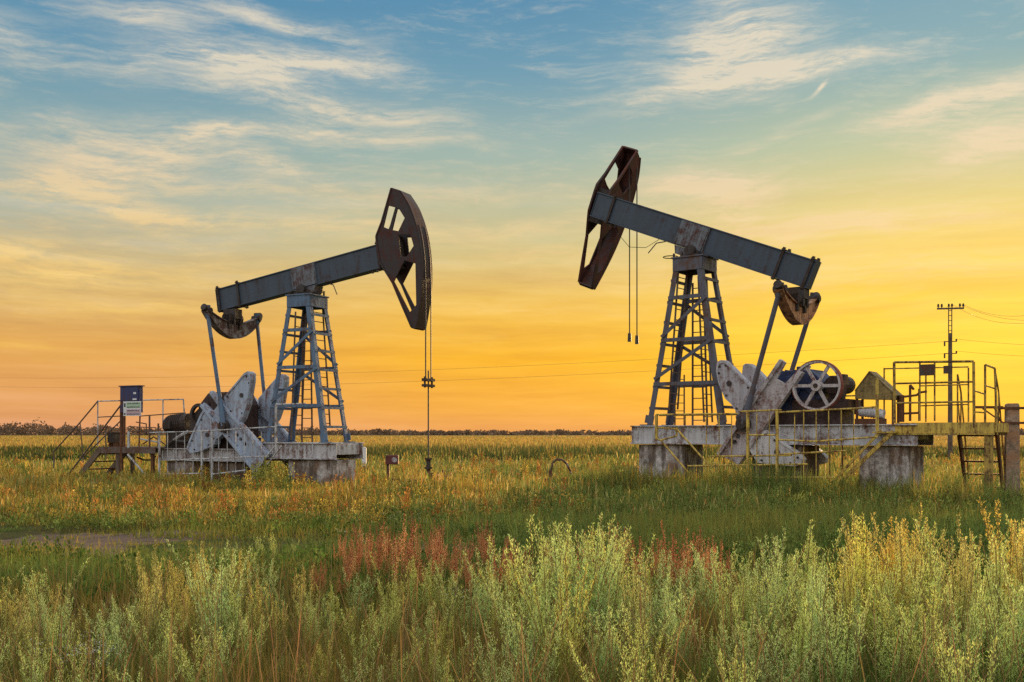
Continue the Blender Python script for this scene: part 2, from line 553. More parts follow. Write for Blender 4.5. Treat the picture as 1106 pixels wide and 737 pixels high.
    # ---- walking beam
    BM = Matrix.Translation((0, 0, zb + PIV)) @ Matrix.Rotation(-tilt, 4, 'Y')
    W, BH = 0.34, 0.36
    xr, xf = -3.55, 3.38
    m = MB()
    m.box(xr, xf, -W / 2, W / 2, BH - 0.035, BH)
    m.box(xr, xf, -W / 2, W / 2, -BH, -BH + 0.035)
    for y in (-W / 2 + 0.045, W / 2 - 0.045):
        m.box(xr + 0.02, xf - 0.02, y - 0.012, y + 0.012, -BH + 0.035, BH - 0.035)
    m.box(xr, xr + 0.02, -W / 2 + 0.01, W / 2 - 0.01, -BH + 0.036, BH - 0.036)
    m.box(xf - 0.02, xf, -W / 2 + 0.01, W / 2 - 0.01, -BH + 0.036, BH - 0.036)
    beam = m.build('walking_beam', G('beam'), root, 0.006)
    beam.matrix_basis = BM
    m = MB()                                               # saddle cheeks over the pivot and stiffener straps
    for s in (-1, 1):
        y = s * (W / 2 - 0.02)
        m.prism([[(-0.42, BH - 0.04), (0.42, BH - 0.04), (0.40, -BH + 0.04), (-0.40, -BH + 0.04)]], y, y + s * 0.045)
    m.prism([[(-0.40, -BH - 0.004), (0.40, -BH - 0.004), (0.30, -BH - 0.22), (-0.30, -BH - 0.22)]], -0.2, 0.2)
    for x in (-0.44, 0.43):
        m.box(x - 0.012, x + 0.012, -W / 2 - 0.02, W / 2 + 0.02, -BH + 0.04, BH - 0.04)
    sp = m.build('beam_saddle', M[mats['saddle']], root)
    sp.matrix_basis = BM
    for x in (-2.62, -3.44, 2.75):
        m = MB()
        for q in (-1, 1):
            m.box(x - 0.035, x + 0.035, q * (W / 2 + 0.004) - 0.02, q * (W / 2 + 0.004) + 0.02, -BH - 0.06, BH + 0.08)
        m.box(x - 0.045, x + 0.045, -W / 2 - 0.05, W / 2 + 0.05, BH + 0.003, BH + 0.035)
        m.box(x - 0.045, x + 0.045, -W / 2 - 0.05, W / 2 + 0.05, -BH - 0.035, -BH - 0.003)
        m.build('beam_clamp', M['dark'], root).matrix_basis = BM
    for x in (2.45, 2.62):
        MB().tube((x, near * 0.12, -BH - 0.003), (x, near * 0.12, -BH - 0.09), 0.035, 6).build('bolt', M['dark'], root).matrix_basis = BM
    # loose cable whip under the beam
    m = MB()
    m.path([BM @ Vector(p) for p in ((0.75, near * 0.1, -BH), (1.0, near * 0.12, -BH - 0.12), (1.12, near * 0.16, -BH - 0.45))], 0.016, 5)
    m.build('cable_stub', M['wire'], root)
    # ---- horsehead
    HM = BM
    if swing is not None:
        hx, hy = swing[1], swing[2]
        HM = BM @ Matrix.Translation((hx, hy, swing[3])) @ Matrix.Rotation(swing[0], 4, 'Z') @ Matrix.Translation((-swing[4], 0, 0))
    hw = 0.24
    m = MB()
    A = HEAD_ARC
    th = 0.05
    n = len(A)
    vs = []
    for i, (x, z) in enumerate(A):
        vs += [(x - th, -hw + 0.002, z), (x - th, hw - 0.002, z), (x + 0.05, -hw - 0.05, z), (x + 0.05, hw + 0.05, z)]
    fs = []
    for i in range(n - 1):
        a, b = 4 * i, 4 * i + 4
        fs += [(a, b, b + 1, a + 1), (a + 2, a + 3, b + 3, b + 2), (a, a + 2, b + 2, b), (a + 1, b + 1, b + 3, a + 3)]
    fs += [(0, 1, 3, 2), (4 * n - 4, 4 * n - 2, 4 * n - 1, 4 * n - 3)]
    m.add(vs, fs)
    for (x, z), (x2, z2) in ((HEAD_OUT[0], A[0]), (A[-1], HEAD_OUT[n + 1])):
        m.bar((x - 0.0, 0, z), (x2, 0, z2), 2 * hw - 0.006, 0.05, (0, 0, 1))
    head = m.build('horsehead', G('head'), root, 0.006)
    head.matrix_basis = HM
    for s in (-1, 1):
        m = MB().prism([HEAD_OUT] + HEAD_HOLES, s * hw - 0.02, s * hw + 0.02)
        # stiffening flange along the back edge
        pts = [HEAD_OUT[k] for k in list(range(n + 1, len(HEAD_OUT))) + [0]]
        for a, b in zip(pts[:-1], pts[1:]):
            m.bar((a[0] + 0.02, s * (hw + 0.022), a[1]), (b[0] + 0.02, s * (hw + 0.022), b[1]), 0.045, 0.04, (0, 1, 0))
        sp = m.build('side_plate', G('head'), head, 0.004)
    m = MB()                                               # hub block that takes the beam end
    hx0 = min(p[0] for p in HEAD_OUT)
    m.box(hx0 + 0.15, hx0 + 0.62, -hw + 0.022, hw - 0.022, 0.37, 0.50)
    m.box(hx0 + 0.15, hx0 + 0.62, -hw + 0.022, hw - 0.022, -0.50, -0.37)
    m.box(hx0 + 0.56, hx0 + 0.66, -hw + 0.022, hw - 0.022, -0.37, 0.37)
    m.build('hub', M['dark'], head)
    # ---- equalizer
    ez = -BH - 0.42
    ex = pit_top_x
    eq = BM @ Vector((ex, 0, ez))
    m = MB()
    top, bot = [], []
    for k in range(17):
        t = -1 + k / 8
        top.append((t * 1.26, 0.36 * abs(t) ** 1.8 - 0.06 + (0.02 if abs(t) > 0.9 else 0)))
        bot.append((t * 1.26, 0.62 * abs(t) ** 2.2 - 0.52 + 0.12 * abs(t)))
    poly = [(a, b) for a, b in top] + [(a, b) for a, b in reversed(bot)]
    m.prism([poly], eq.x - 0.05, eq.x + 0.05, axis='x')
    for k in range(16):
        (a, b), (c, d) = bot[k], bot[k + 1]
        m.bar((eq.x, a, b - 0.012), (eq.x, c, d - 0.012), 0.26, 0.025, (1, 0, 0) if False else (0, 0, 1))
        (a, b), (c, d) = top[k], top[k + 1]
        m.bar((eq.x, a, b + 0.012), (eq.x, c, d + 0.012), 0.22, 0.025)
    m.v = [(x, y, z + eq.z) for x, y, z in m.v]
    e_o = m.build('equalizer', G('eq'), root)
    m = MB()
    for s in (-1, 1):
        m.tube((eq.x, s * 1.14, eq.z + 0.28), (eq.x, s * 1.32, eq.z + 0.34), 0.11, 10)
        m.tube((eq.x - 0.16, s * 1.15, eq.z + 0.24), (eq.x + 0.16, s * 1.15, eq.z + 0.24), 0.09, 10)
    m.build('equalizer_pin', M['dark'], e_o)
    m = MB()
    m.tube((eq.x, -0.30, eq.z + 0.10), (eq.x, 0.30, eq.z + 0.10), 0.19, 14)
    m.box(eq.x - 0.24, eq.x + 0.24, -0.17, 0.17, eq.z + 0.10, eq.z + 0.40)
    for y in (-0.25, 0.25):
        m.box(eq.x - 0.12, eq.x + 0.12, y - 0.05, y + 0.05, eq.z - 0.22, eq.z + 0.22)
    for x in (-0.2, 0.2):
        for y in (-0.14, 0.14):
            m.tube((eq.x + x, y, eq.z - 0.1), (eq.x + x, y, eq.z + 0.30), 0.03, 6)
    m.build('tail_bearing', M['dark'], root)
    # ---- cranks with their counterweights, and pitmans
    pl = 0.90
    armp = [fr.lp(a, b, near * pl) for a, b in arm]
    pinp = fr.lp(*pin, near * pl)
    A0, A1, A2, A3 = [Vector((a, 0, b)) for a, b in armp]       # shaft-end pair, then tip pair (A0-A3 and A1-A2 are the long edges)
    for s in (near, -near):
        m = MB()
        y0, y1 = s * 0.80, s * 0.88
        lerp = lambda a, b, t: a + (b - a) * t
        notch = lerp(lerp(A0, A1, 0.5), lerp(A3, A2, 0.5), 0.16)
        outer = [A0, lerp(A0, A1, 0.24), lerp(notch, lerp(A0, A3, 0.16), 0.3), notch, lerp(notch, lerp(A1, A2, 0.16), 0.4), lerp(A0, A1, 0.76), A1, A2, A3]
        hl = [[(p.x, p.z) for p in outer]]
        for h in holes:
            hx_, hz_ = fr.lp(*h, near * pl)
            hl.append(circle(hx_, hz_, 0.065, 12))
        m.prism(hl, y0, y1)
        for a, b in ((A0, A3), (A1, A2)):                  # raised edge ribs
            c = lerp(lerp(A0, A1, 0.5), lerp(A3, A2, 0.5), 0.5)
            d = (c - (a + b) / 2).normalized() * 0.06
            m.bar(a + d + Vector((0, s * 0.86, 0)), b + d + Vector((0, s * 0.86, 0)), 0.09, 0.20, (0, 1, 0))
        for k in range(7):
            for e0, e1 in ((A0, A3), (A1, A2)):
                c = e0.lerp(e1, (k + 0.7) / 7.4).lerp(A0.lerp(A1, 0.5).lerp(A3.lerp(A2, 0.5), (k + 0.7) / 7.4), 0.36)
                m.tube((c.x, s * 0.87, c.z), (c.x, s * 0.91, c.z), 0.03, 6)
        crank = m.build('crank', G('crank'), root, 0.008)
        for li, (lb, lm) in enumerate(lobes):
            pts = [fr.lp(a, b, near * pl) for a, b in lb]
            m = MB()
            cxm = sum(p[0] for p in pts) / len(pts)
            czm = sum(p[1] for p in pts) / len(pts)
            m.prism([pts], s * 0.66, s * 0.90)
            w = m.build('counterweight', M[lm], crank, 0.03)
            m = MB()
            m.tube((cxm, s * 0.88, czm), (cxm, s * 0.925, czm), 0.07, 10)
            m.build('weight_bolt', M['dark'], crank)
            m = MB()                                       # raised rim and the ring of studs on the casting
            inner = grow(pts, 0.86)
            m.prism([grow(pts, 0.985), inner], s * 0.895, s * 0.925)
            m.build('casting_rim', M[lm], w)
            for k in range(0, len(pts), 2):
                a, b = grow(pts, 0.78)[k]
                MB().tube((a, s * 0.89, b), (a, s * 0.925, b), 0.03, 6).build('stud', M['dark'], w)
        # crank pin and shaft hub
        m = MB()
        m.tube((pinp[0], s * 0.82, pinp[1]), (pinp[0], s * 1.12, pinp[1]), 0.12, 14)
        m.tube((pinp[0], s * 0.98, pinp[1]), (pinp[0], s * 1.06, pinp[1]), 0.20, 16)
        m.build('crank_pin', M['dark'], crank)
        # pitman
        pt = Vector((eq.x, s * 1.15, eq.z + 0.24))
        pb = Vector((pinp[0], s * 1.02, pinp[1]))
        m = MB()
        m.tube(pt, pt.lerp(pb, 0.80), 0.062, 10)
        m.tube(pt.lerp(pb, 0.78), pb, 0.07, 10, 0.11)
        m.tube(pt + Vector((0, 0, 0.16)), pt.lerp(pb, 0.06), 0.10, 10, 0.075)
        m.build('pitman', M[mats['pit']], root)
    # ---- gearbox between the cranks
    sh = (A0 + A1) / 2 * 0.88 + (A2 + A3) / 2 * 0.12
    m = MB()
    gx, gz = sh.x, sh.z - (0.0 if step else 0.24)
    zf = z_rear
    m.prism([[(gx - 0.85, zf + 0.35), (gx + 0.62, zf + 0.35), (gx + 0.62, gz + 0.05), (gx + 0.42, gz + 0.42), (gx - 0.55, gz + 0.42), (gx - 0.85, gz + 0.12)]], -0.52, 0.52)
    for y in (-0.54, 0.54):
        m.prism([[(gx - 0.9, gz - 0.06), (gx + 0.68, gz - 0.06), (gx + 0.68, gz + 0.02), (gx - 0.9, gz + 0.02)]], y - 0.03, y + 0.03)
    m.tube((gx, -0.82, gz), (gx, 0.82, gz), 0.14, 16)
    for y in (-0.56, 0.56):
        m.tube((gx, y - 0.05, gz), (gx, y + 0.05, gz), 0.30, 18)
        m.tube((gx - 0.6, y - 0.05, gz), (gx - 0.6, y + 0.05, gz), 0.18, 14)
    m.tube((gx - 0.1, 0.1, gz + 0.41), (gx - 0.1, 0.1, gz + 0.55), 0.08, 8)
    for k in range(5):
        m.box(gx - 0.5 + 0.2 * k, gx - 0.46 + 0.2 * k, -0.50, 0.50, gz + 0.421, gz + 0.46)
    m.build('gearbox', G('gear'), root, 0.02)
    m = MB().box(gx - 1.25, gx + 0.75, -0.50, 0.50, zf + 0.003, zf + 0.348)
    m.build('gearbox_plinth', M['gear_brown'], root, 0.01)
    return root, dict(BM=BM, HM=HM, sh=sh, eq=eq, zf=zf, zt=zt, pin=pinp)


left, LI = pumpjack(
    FL, ZB_L, TILT_L, -1, 'blue grey pumpjack in the left half, rust red horsehead facing right over its rod',
    dict(base='base_white', tower='tower_blue', beam='beam_blue', saddle='saddle', head='head_rust', eq='eq_grey', crank='crank_blue', gear='gear_brown', pit='tower_blue'),
    [(216.3, 439), (229, 422), (291, 490.5), (274.5, 510.5)],
    [([(242, 429), (264.2, 402.8), (268, 400.8), (271.5, 403.5), (271.5, 410), (267, 437), (262, 452), (257, 459), (246, 449)], 'crank_blue'),
     ([(216, 449), (221, 440), (231, 444), (244, 456), (244, 466), (238, 472), (233.5, 475), (232.5, 480), (226, 484), (216, 488), (206, 490), (201.5, 485), (203.5, 478)], 'crank_blue')],
    (244.8, 460.4), [(255.4, 470.2), (259.3, 474.9), (263.8, 480)], -3.12, True)

right, RI = pumpjack(
    FR, ZB_R, TILT_R, 1, 'grey pumpjack in the right half, its horsehead folded back behind the beam above yellow railings',
    dict(base='base_white', tower='tower_grey', beam='beam_blue', saddle='saddle', head='head_rust_pale', eq='eq_ochre', crank='crank_rust', gear='gear_blue', pit='tower_grey'),
    [(868, 403), (842, 388), (774, 490), (799, 503)],
    [([(774.5, 391), (778, 389), (783, 389.3), (790.5, 396), (814, 420), (803, 442), (798, 449), (790, 437), (783.4, 431), (776, 414), (773.6, 400)], 'weight_grey'),
     ([(812, 470), (828, 464), (836, 472), (862, 489), (868, 496), (866, 502), (858, 504), (840, 503), (818, 500), (808, 484)], 'weight_white')],
    (805, 458), [(793, 478), (797, 471.5), (818, 436)], -3.42, False, swing=(R(-86), 3.42, -0.25, 0.0, 2.95), rear=-5.95)

print('HEAD', HEAD_OUT, 'ARC', HEAD_ARC, 'eq', LI['eq'], RI['eq'], 'sh', LI['sh'], RI['sh'], LI['pin'], RI['pin'])
# ---- parts only the left machine shows: bridle ropes, carrier bar, motor, drive cover
m = MB()
hb = [LI['HM'] @ Vector((HEAD_ARC[k][0] + 0.06, 0, HEAD_ARC[k][1])) for k in range(len(HEAD_ARC))]
wx = max(p.x for p in hb) + 0.02
cz = FL.lp(459, 411, 0)[1]
for y in (-0.15, 0.15):
    pts = [Vector((p.x, y, p.z)) for p in hb[8:18]] + [Vector((wx, y, hb[20].z)), Vector((wx, y, cz))]
    m.path(pts, 0.02, 5)
m.build('bridle_rope', M['rope'], left)
m = MB()
m.box(wx - 0.07, wx + 0.07, -0.26, 0.26, cz - 0.03, cz + 0.05)
m.box(wx - 0.07, wx + 0.07, -0.26, 0.26, cz - 0.19, cz - 0.12)
for y in (-0.2, 0.2):
    m.tube((wx, y, cz - 0.22), (wx, y, cz + 0.1), 0.03, 6)
m.build('carrier_bar', M['dark'], left)
m = MB()
c0, c1 = FL.P(181, 460, -0.35), FL.P(206, 457, -0.35)
ax = (c1 - c0).normalized()
m.tube(c0, c0 + ax * 0.12, 0.24, 18, 0.32)
m.tube(c0 + ax * 0.12, c1, 0.32, 18)
for k in range(7):
    p = c0 + ax * (0.2 + 0.09 * k)
    m.tube(p, p + ax * 0.025, 0.345, 18)
m.box(c0.x + 0.2, c1.x, -0.62, -0.08, LI['zf'] + 0.003, c0.z - 0.25)
m.box(c0.x + 0.25, c0.x + 0.5, -0.75, -0.6, c0.z - 0.1, c0.z + 0.14)
m.build('electric_motor', M['dark'], left)
m = MB()
m.prism([[FL.lp(203, 464, -0.7), FL.lp(204, 450, -0.7), FL.lp(217, 437, -0.7), FL.lp(226, 440, -0.7), FL.lp(232, 470, -0.7)]], -0.62, -0.50)
w0 = FL.lp(215, 448, -0.7)
m.build('belt_cover', M['dark'], left)
m = MB()
m.prism([circle(*w0, 0.36, 22), circle(*w0, 0.27, 22)], -0.74, -0.63)
m.build('drive_pulley', M['dark'], left)

# ---- parts only the right machine shows: spoked pulley, hanging ropes, gear clutter
wc = FR.lp(882.7, 416.8, 0.85)
m = MB().prism([circle(*wc, 0.62, 40), circle(*wc, 0.575, 40)], 0.76, 0.92)
wheel = m.build('drive_pulley', M['wheel_red'], right, 0.01)
m = MB()
m.prism([circle(*wc, 0.13, 18)], 0.76, 0.97)
for k in range(6):
    a = math.pi * k / 3 + 0.02
    d = Vector((math.cos(a), 0, math.sin(a)))
    c = Vector((wc[0], 0.86, wc[1]))
    m.bar(c + d * 0.10, c + d * 0.56, 0.075, 0.05, (0, 1, 0))
m.prism([circle(*wc, 0.592, 40), circle(*wc, 0.545, 40)], 0.80, 0.935)
m.build('spokes', M['wheel_grey'], wheel)
m = MB().tube((wc[0], 0.4, wc[1]), (wc[0], 1.0, wc[1]), 0.055, 12)
m.build('axle', M['dark'], wheel)
m = MB()
for k in range(9):
    a = k * 0.7
    x = wc[0] - 0.35 + 0.12 * math.cos(k * 2.1)
    z = wc[1] + 0.25 * math.sin(a) - 0.05
    m.box(x - 0.10, x + 0.08, 0.05 + 0.04 * k, 0.35 + 0.03 * k, z - 0.09, z + 0.09)
m.tube((wc[0] - 0.30, -0.4, wc[1] + 0.05), (wc[0] - 0.30, 0.62, wc[1] + 0.02), 0.22, 16)
m.box(wc[0] - 0.65, wc[0] + 0.75, -0.45, 0.55, RI['zf'] + 0.35, wc[1] - 0.32)
m.build('gear_casing', M['gear_brown'], right, 0.01)
arc_w = [RI['HM'] @ Vector((HEAD_ARC[k][0] + 0.06, y, HEAD_ARC[k][1])) for k in (0,) for y in (-0.13, 0.13)]
m = MB()
for p, yy in zip(arc_w, (369, 366)):
    wp = right.matrix_basis @ p if False else Vector((0, 0, 0))
    z_end = CH - (yy - HY) / F * 28.5
    m.path([p, Vector((p.x, p.y, z_end + 0.25))], 0.018, 5)
    m.tube((p.x, p.y, z_end + 0.25), (p.x, p.y, z_end), 0.05, 8, 0.06)
m.build('bridle_rope', M['rope'], right)
m = MB()
p0 = RI['HM'] @ Vector((0.3, 0.1, -0.6))
sag = [Vector((2.8, -0.5, ZB_R + PIV + 0.6)), Vector((2.3, -0.45, ZB_R + PIV + 0.05)), Vector((1.7, -0.35, ZB_R + PIV - 0.05)), Vector((1.2, -0.2, ZB_R + PIV + 0.1))]
m.path(sag, 0.008, 4)
m.build('loose_wire', M['wire'], right)


# ------------------------------------------------------------------ guards, platforms and the rest
def rails(mb, fr, y, pts, r, n=6):
    mb.path([fr.P(a, b, y) for a, b in pts], r, n)


def ground_z(p):
    return Vector((p.x, p.y, -0.1))


# ---- white guard fence in front of the left machine
def flat_fence(fr, y, name, label, mat, posts, rail_list, bars, r_post=0.035, r_rail=0.022, r_bar=0.010):
    t = empty(name, fr.o + fr.ey * y, fr.rz, label, 'railing')
    sh = Vector((0, -y, 0))
    for px, a, b in posts:
        m = MB()
        p = fr.P(px, a, y) + sh
        q = fr.P(px, b, y) + sh if b else Vector((p.x, p.y, -0.1))
        m.bar(p, Vector((p.x, p.y, q.z)), r_post * 1.45)
        m.build('post', M[mat], t)
    for pts in rail_list:
        m = MB()
        m.path([fr.P(a, b, y) + sh for a, b in pts], r_rail, 6)
        m.build('rail', M[mat], t)
    m = MB()
    for px, a, b in bars:
        p = fr.P(px, a, y) + sh
        q = fr.P(px, b, y) + sh
        m.tube(p, Vector((p.x, p.y, q.z)), r_bar, 5)
    if bars:
        m.build('mesh_infill', M[mat], t)
    return t


flat_fence(FL, -1.75, 'guard_railing', 'white pipe guard railing with thin mesh before the left pumpjack crank', 'rail_white',
           [(218, 466, None), (229, 465, None), (172, 467, None), (298, 438, 486)],
           [[(160, 467.5), (218, 466), (297, 461)], [(172, 512.5), (217, 511.5)], [(229, 512.5), (266, 508)], [(185, 497), (290, 493)],
            [(298, 438), (298.5, 436.5), (300, 437), (330, 436)],
            [(304, 482), (290, 500), (262, 530)], [(300, 478), (286, 496), (268, 522)]],
           [(181 + 9.2 * k, 466, 511) for k in range(12)])

# ---- yellow guard fence in front of the right machine
yb = [(868 + 13.5 * k, 442.5 - 0.4 * k, 515) for k in range(5)] + [(763 + 13.6 * k, 447, 516) for k in range(8) if k not in (3, 6)]
flat_fence(FR, 1.80, 'guard_railing', 'bright yellow mesh guard railing before the right pumpjack crank', 'yellow',
           [(709, 448, 474), (807.7, 445, 516), (839.4, 444, None), (947.5, 408, 466), (731, 462, 466)],
           [[(709, 448), (797, 447)], [(798, 444.7), (844, 443)], [(840.7, 445.5), (930, 441), (948, 439.5)],
            [(709, 474), (714, 476), (749, 517)], [(709, 462), (731, 463.5), (766, 503)], [(714, 475.5), (731, 471), (731, 462)],
            [(765, 493.2), (855, 492)], [(743, 503.5), (872, 501.5)], [(806, 470), (838, 470)], [(839, 475), (880, 477), (948, 472)],
            [(765, 515.5), (900, 516)], [(840, 491), (915, 487)]],
           yb, 0.04, 0.024, 0.013)

# ---- yellow diagonal handrail and kick board at the right machine's rear, part of the platform
t = empty('service_platform', FR.o + FR.ex * -6.5, FR.rz, 'yellow steel service platform with tall pipe railing and stair at the far right', 'platform')
sh = Vector((6.5, 0, 0))
zd = 1.86
m = MB()
xa, xb = FR.lp(967, 458, 0.7)[0], FR.lp(1074, 462, 0.7)[0]
m.box(xb + 6.5, xa + 6.5, -0.68, 0.68, zd - 0.06, zd - 0.02)
m.build('deck', M['olive'], t)
m = MB()
for y in (-0.70, 0.70):
    m.box(xb + 6.5, xa + 6.5, y - 0.018, y + 0.018, zd - 0.24, zd)
    m.box(xb + 6.5, xa + 6.5, y - 0.05, y + 0.05, zd - 0.275, zd - 0.245)
m.box(xb + 6.5 - 0.03, xb + 6.498, -0.68, 0.68, zd - 0.22, zd - 0.02)
m.build('deck_edge', M['yellow'], t)
for px, y in ((1068, 0.62), (1068, -0.6)):
    m = MB()
    x = FR.lp(px, 490, y)[0] + 6.5
    m.box(x - 0.08, x + 0.08, y - 0.08, y + 0.08, -0.2, zd - 0.28)
    m.build('leg', M['yellow_dark'], t, 0.008)
def prail(y, pts, r=0.024, mat='yellow_dark', name='rail'):
    m = MB()
    m.path([FR.P(a, b, y) + sh for a, b in pts], r, 6)
    return m.build(name, M[mat], t)
for x_, a, b in ((965.7, 391.5, 457), (1051.6, 391, 462)):
    prail(0.70, [(x_, a), (x_ + 0.5, b)], 0.032, name='post')
prail(0.70, [(965.7, 391.5), (1051.6, 390.5)], 0.03)
prail(0.70, [(965.7, 414.5), (1051.6, 412.5)])
prail(0.70, [(968, 435.5), (1051.6, 434)])
for x_, a, b in ((993.5, 392, 455), (1009.5, 392, 455)):
    prail(0.70, [(x_, a), (x_, b)], 0.02, name='post')
prail(-0.70, [(955, 398.5), (1046, 396.5)], 0.018)
prail(-0.70, [(994, 417), (1046, 415.5)], 0.018)
prail(-0.70, [(994, 438.5), (1046, 437)], 0.018)
for x_ in (955, 1000, 1046):
    prail(-0.70, [(x_, 397.5), (x_, 456)], 0.02, name='post')
# gate frame at the stair head
prail(0.55, [(1064, 458), (1064, 394), (1074.5, 398), (1077, 470)], 0.026, name='gate_frame')
prail(0.55, [(1064, 416.5), (1074.8, 420)], 0.02)
prail(0.70, [(1051.6, 422), (1064, 426)], 0.02)
prail(0.70, [(1051.6, 445), (1064, 446)], 0.02)
# stair down to the grass, towards the far side
sx0, sx1 = FR.lp(1034, 470, -0.7)[0] + 6.5, FR.lp(1075, 470, -0.7)[0] + 6.5
st = MB()
for x in (sx0, sx1):
    st.bar((x, -0.74, zd - 0.05), (x, -1.75, -0.1), 0.05, 0.16)
stair = st.build('stair', M['rust'], t)
for k in range(6):
    f = (k + 0.8) / 6.2
    m = MB().box(min(sx0, sx1) + 0.027, max(sx0, sx1) - 0.027, -0.74 - 1.01 * f - 0.11, -0.74 - 1.01 * f + 0.11, zd - 0.05 - (zd + 0.05) * f - 0.02, zd - 0.05 - (zd + 0.05) * f + 0.02)
    m.build('tread', M['rust'], stair)
for x in (sx0, sx1):
    m = MB().path([(x, -0.72, zd + 1.15), (x, -1.05, zd + 0.75), (x, -1.85, 0.5)], 0.02, 6)
    m.path([(x, -0.72, zd + 0.6), (x, -1.7, 0.1)], 0.016, 6)
    m.path([(x, -1.05, zd + 0.75), (x, -1.05, zd - 0.3)], 0.016, 6)
    m.path([(x, -0.72, zd), (x, -0.72, zd + 1.15)], 0.02, 6)
    m.build('handrail', M['yellow_dark'], stair)
# diagonal braces from the platform corner to the ground
m = MB()
m.bar(FR.P(965, 466, 1.0) + sh, FR.P(896, 532, 1.0) + sh, 0.05, 0.09)
m.bar(FR.P(952, 465, 1.0) + sh, FR.P(898, 522, 1.0) + sh, 0.04, 0.06)
m.box(FR.lp(968, 466, 0.9)[0] + 6.5, FR.lp(944, 466, 0.9)[0] + 6.5, 0.72, 1.05, zd - 0.24, zd - 0.20)
m.build('brace', M['yellow'], t)
# two dark plates hung on the railing
for (x0, y0, x1, y1, nm) in ((993, 394, 1009, 405.5, 'dark rectangular plate wired high on the yellow platform railing'),
                             (1019, 395.3, 1028.5, 403.5, 'small brown plate on the platform railing beside the power pole')):
    a, b = FR.P(x0, y0, 0.76), FR.P(x1, y1, 0.76)
    o = MB().box(min(a.x, b.x), max(a.x, b.x), 0.74, 0.765, b.z, a.z).build('notice_plate', M['sign_back'])
    o.location = FR.o
    o.rotation_euler = (0, 0, FR.rz)
    tag(o, nm, 'plate')

# ---- motor shelter with gabled sheet roof behind the right gearbox
ts = empty('motor_shelter', FR.o + FR.ex * -4.8, FR.rz, 'olive yellow gabled sheet shelter over the motor on the white base', 'shelter')
sh2 = Vector((4.8, 0, 0))
g = [(923.6, 431), (923.6, 423), (939.3, 402), (969, 428), (967.5, 432)]
gp = [FR.lp(a, b, 0.25) for a, b in g]
gp = [(x + 4.8, z) for x, z in gp]
m = MB()
m.prism([gp], 0.23, 0.255)
m.build('gable', M['olive'], ts)
m = MB()
m.prism([gp], -0.255, -0.23)
m.build('gable', M['olive'], ts)
m = MB()
for a, b in ((1, 2), (2, 3)):
    (x0, z0), (x1, z1) = gp[a], gp[b]
    m.bar((x0, 0, z0 + 0.015), (x1, 0, z1 + 0.015), 0.56, 0.02)
m.build('roof', M['olive'], ts)
for px in (925, 964):
    for y in (0.21, -0.21):
        x = FR.lp(px, 440, 0.25)[0] + 4.8
        MB().bar((x, y, ZB_R + 0.003), (x, y, gp[0][1]), 0.05).build('leg', M['rust'], ts)
# the motor below it
mo = empty('electric_motor', FR.o + FR.ex * -4.8, FR.rz, 'small rusty white motor lying on the base under the olive shelter', 'motor')
m = MB()
a, b = FR.P(926, 447, 0.1) + sh2, FR.P(955, 454, 0.1) + sh2
a.z, b.z = ZB_R + 0.33, ZB_R + 0.24
m.tube(a, b, 0.11, 16)
for k in range(8):
    p = a.lerp(b, 0.12 + 0.1 * k)
    m.tube(p, p + (b - a) * 0.03, 0.125, 16)
m.build('housing', M['weight_white'], mo)
m = MB().box(min(a.x, b.x), max(a.x, b.x), -0.1, 0.3, ZB_R + 0.003, ZB_R + 0.14)
m.tube(a, a - (b - a) * 0.12, 0.08, 12)
m.build('feet', M['rust'], mo)
# valve pipes on the deck end
vp = empty('valve_pipework', FR.o + FR.ex * -5.7, FR.rz, 'rusty upright pipes with a lever beside the olive shelter', 'pipes')
sh3 = Vector((5.7, 0, 0))
for pts, r in (([(974, 456), (974, 427)], 0.06), ([(983, 455), (983, 416), (987, 421)], 0.03), ([(993, 455), (993, 420)], 0.03)):
    m = MB().path([FR.P(a, b, 0.1) + sh3 for a, b in pts], r, 8)
    m.build('pipe', M['rust'], vp)
m = MB().path([FR.P(a, b, 0.1) + sh3 for a, b in [(974, 429), (990, 427), (994, 424), (1001, 423)]], 0.03, 6)
m.path([FR.P(a, b, 0.1) + sh3 for a, b in [(974, 447), (994, 446)]], 0.03, 6)
m.build('lever', M['rust'], vp)

# rear guard rails on the right base, behind the gearbox
gr = empty('rear_railing', FR.o + FR.ex * -3.0 + FR.ey * -1.2, FR.rz, 'thin dull yellow rail along the far side of the right machine base', 'railing')
sh4 = Vector((3.0, 1.2, 0))
for pts in ([(712, 449), (800, 448)], [(892, 428.5), (925, 427.5)], [(885, 448), (925, 447)]):
    MB().path([FR.P(a, b, -1.2) + sh4 for a, b in pts], 0.022, 6).build('rail', M['yellow_dark'], gr)
for px in (722, 740, 763, 782, 896, 910):
    top = 449 if px < 800 else 428
    p = FR.P(px, top, -1.2) + sh4
    MB().tube(p, (p.x, p.y, 0), 0.02, 6).build('post', M['yellow_dark'], gr)
# a thin ladder frame seen through the right tower
lf = empty('ladder_frame', FR.o + FR.ey * -1.6, FR.rz, 'slim dark pipe ladder frame standing beyond the right tower', 'ladder')
sh5 = Vector((0, 1.6, 0))
for px in (729, 739):
    p = FR.P(px, 405, -1.6) + sh5
    MB().tube(p, (p.x, p.y, -0.1), 0.022, 6).build('stringer', M['rail_dark'], lf)
for k in range(7):
    MB().tube(FR.P(729, 410 + 8.5 * k, -1.6) + sh5, FR.P(739, 410 + 8.5 * k, -1.6) + sh5, 0.012, 5).build('rung', M['rail_dark'], lf)

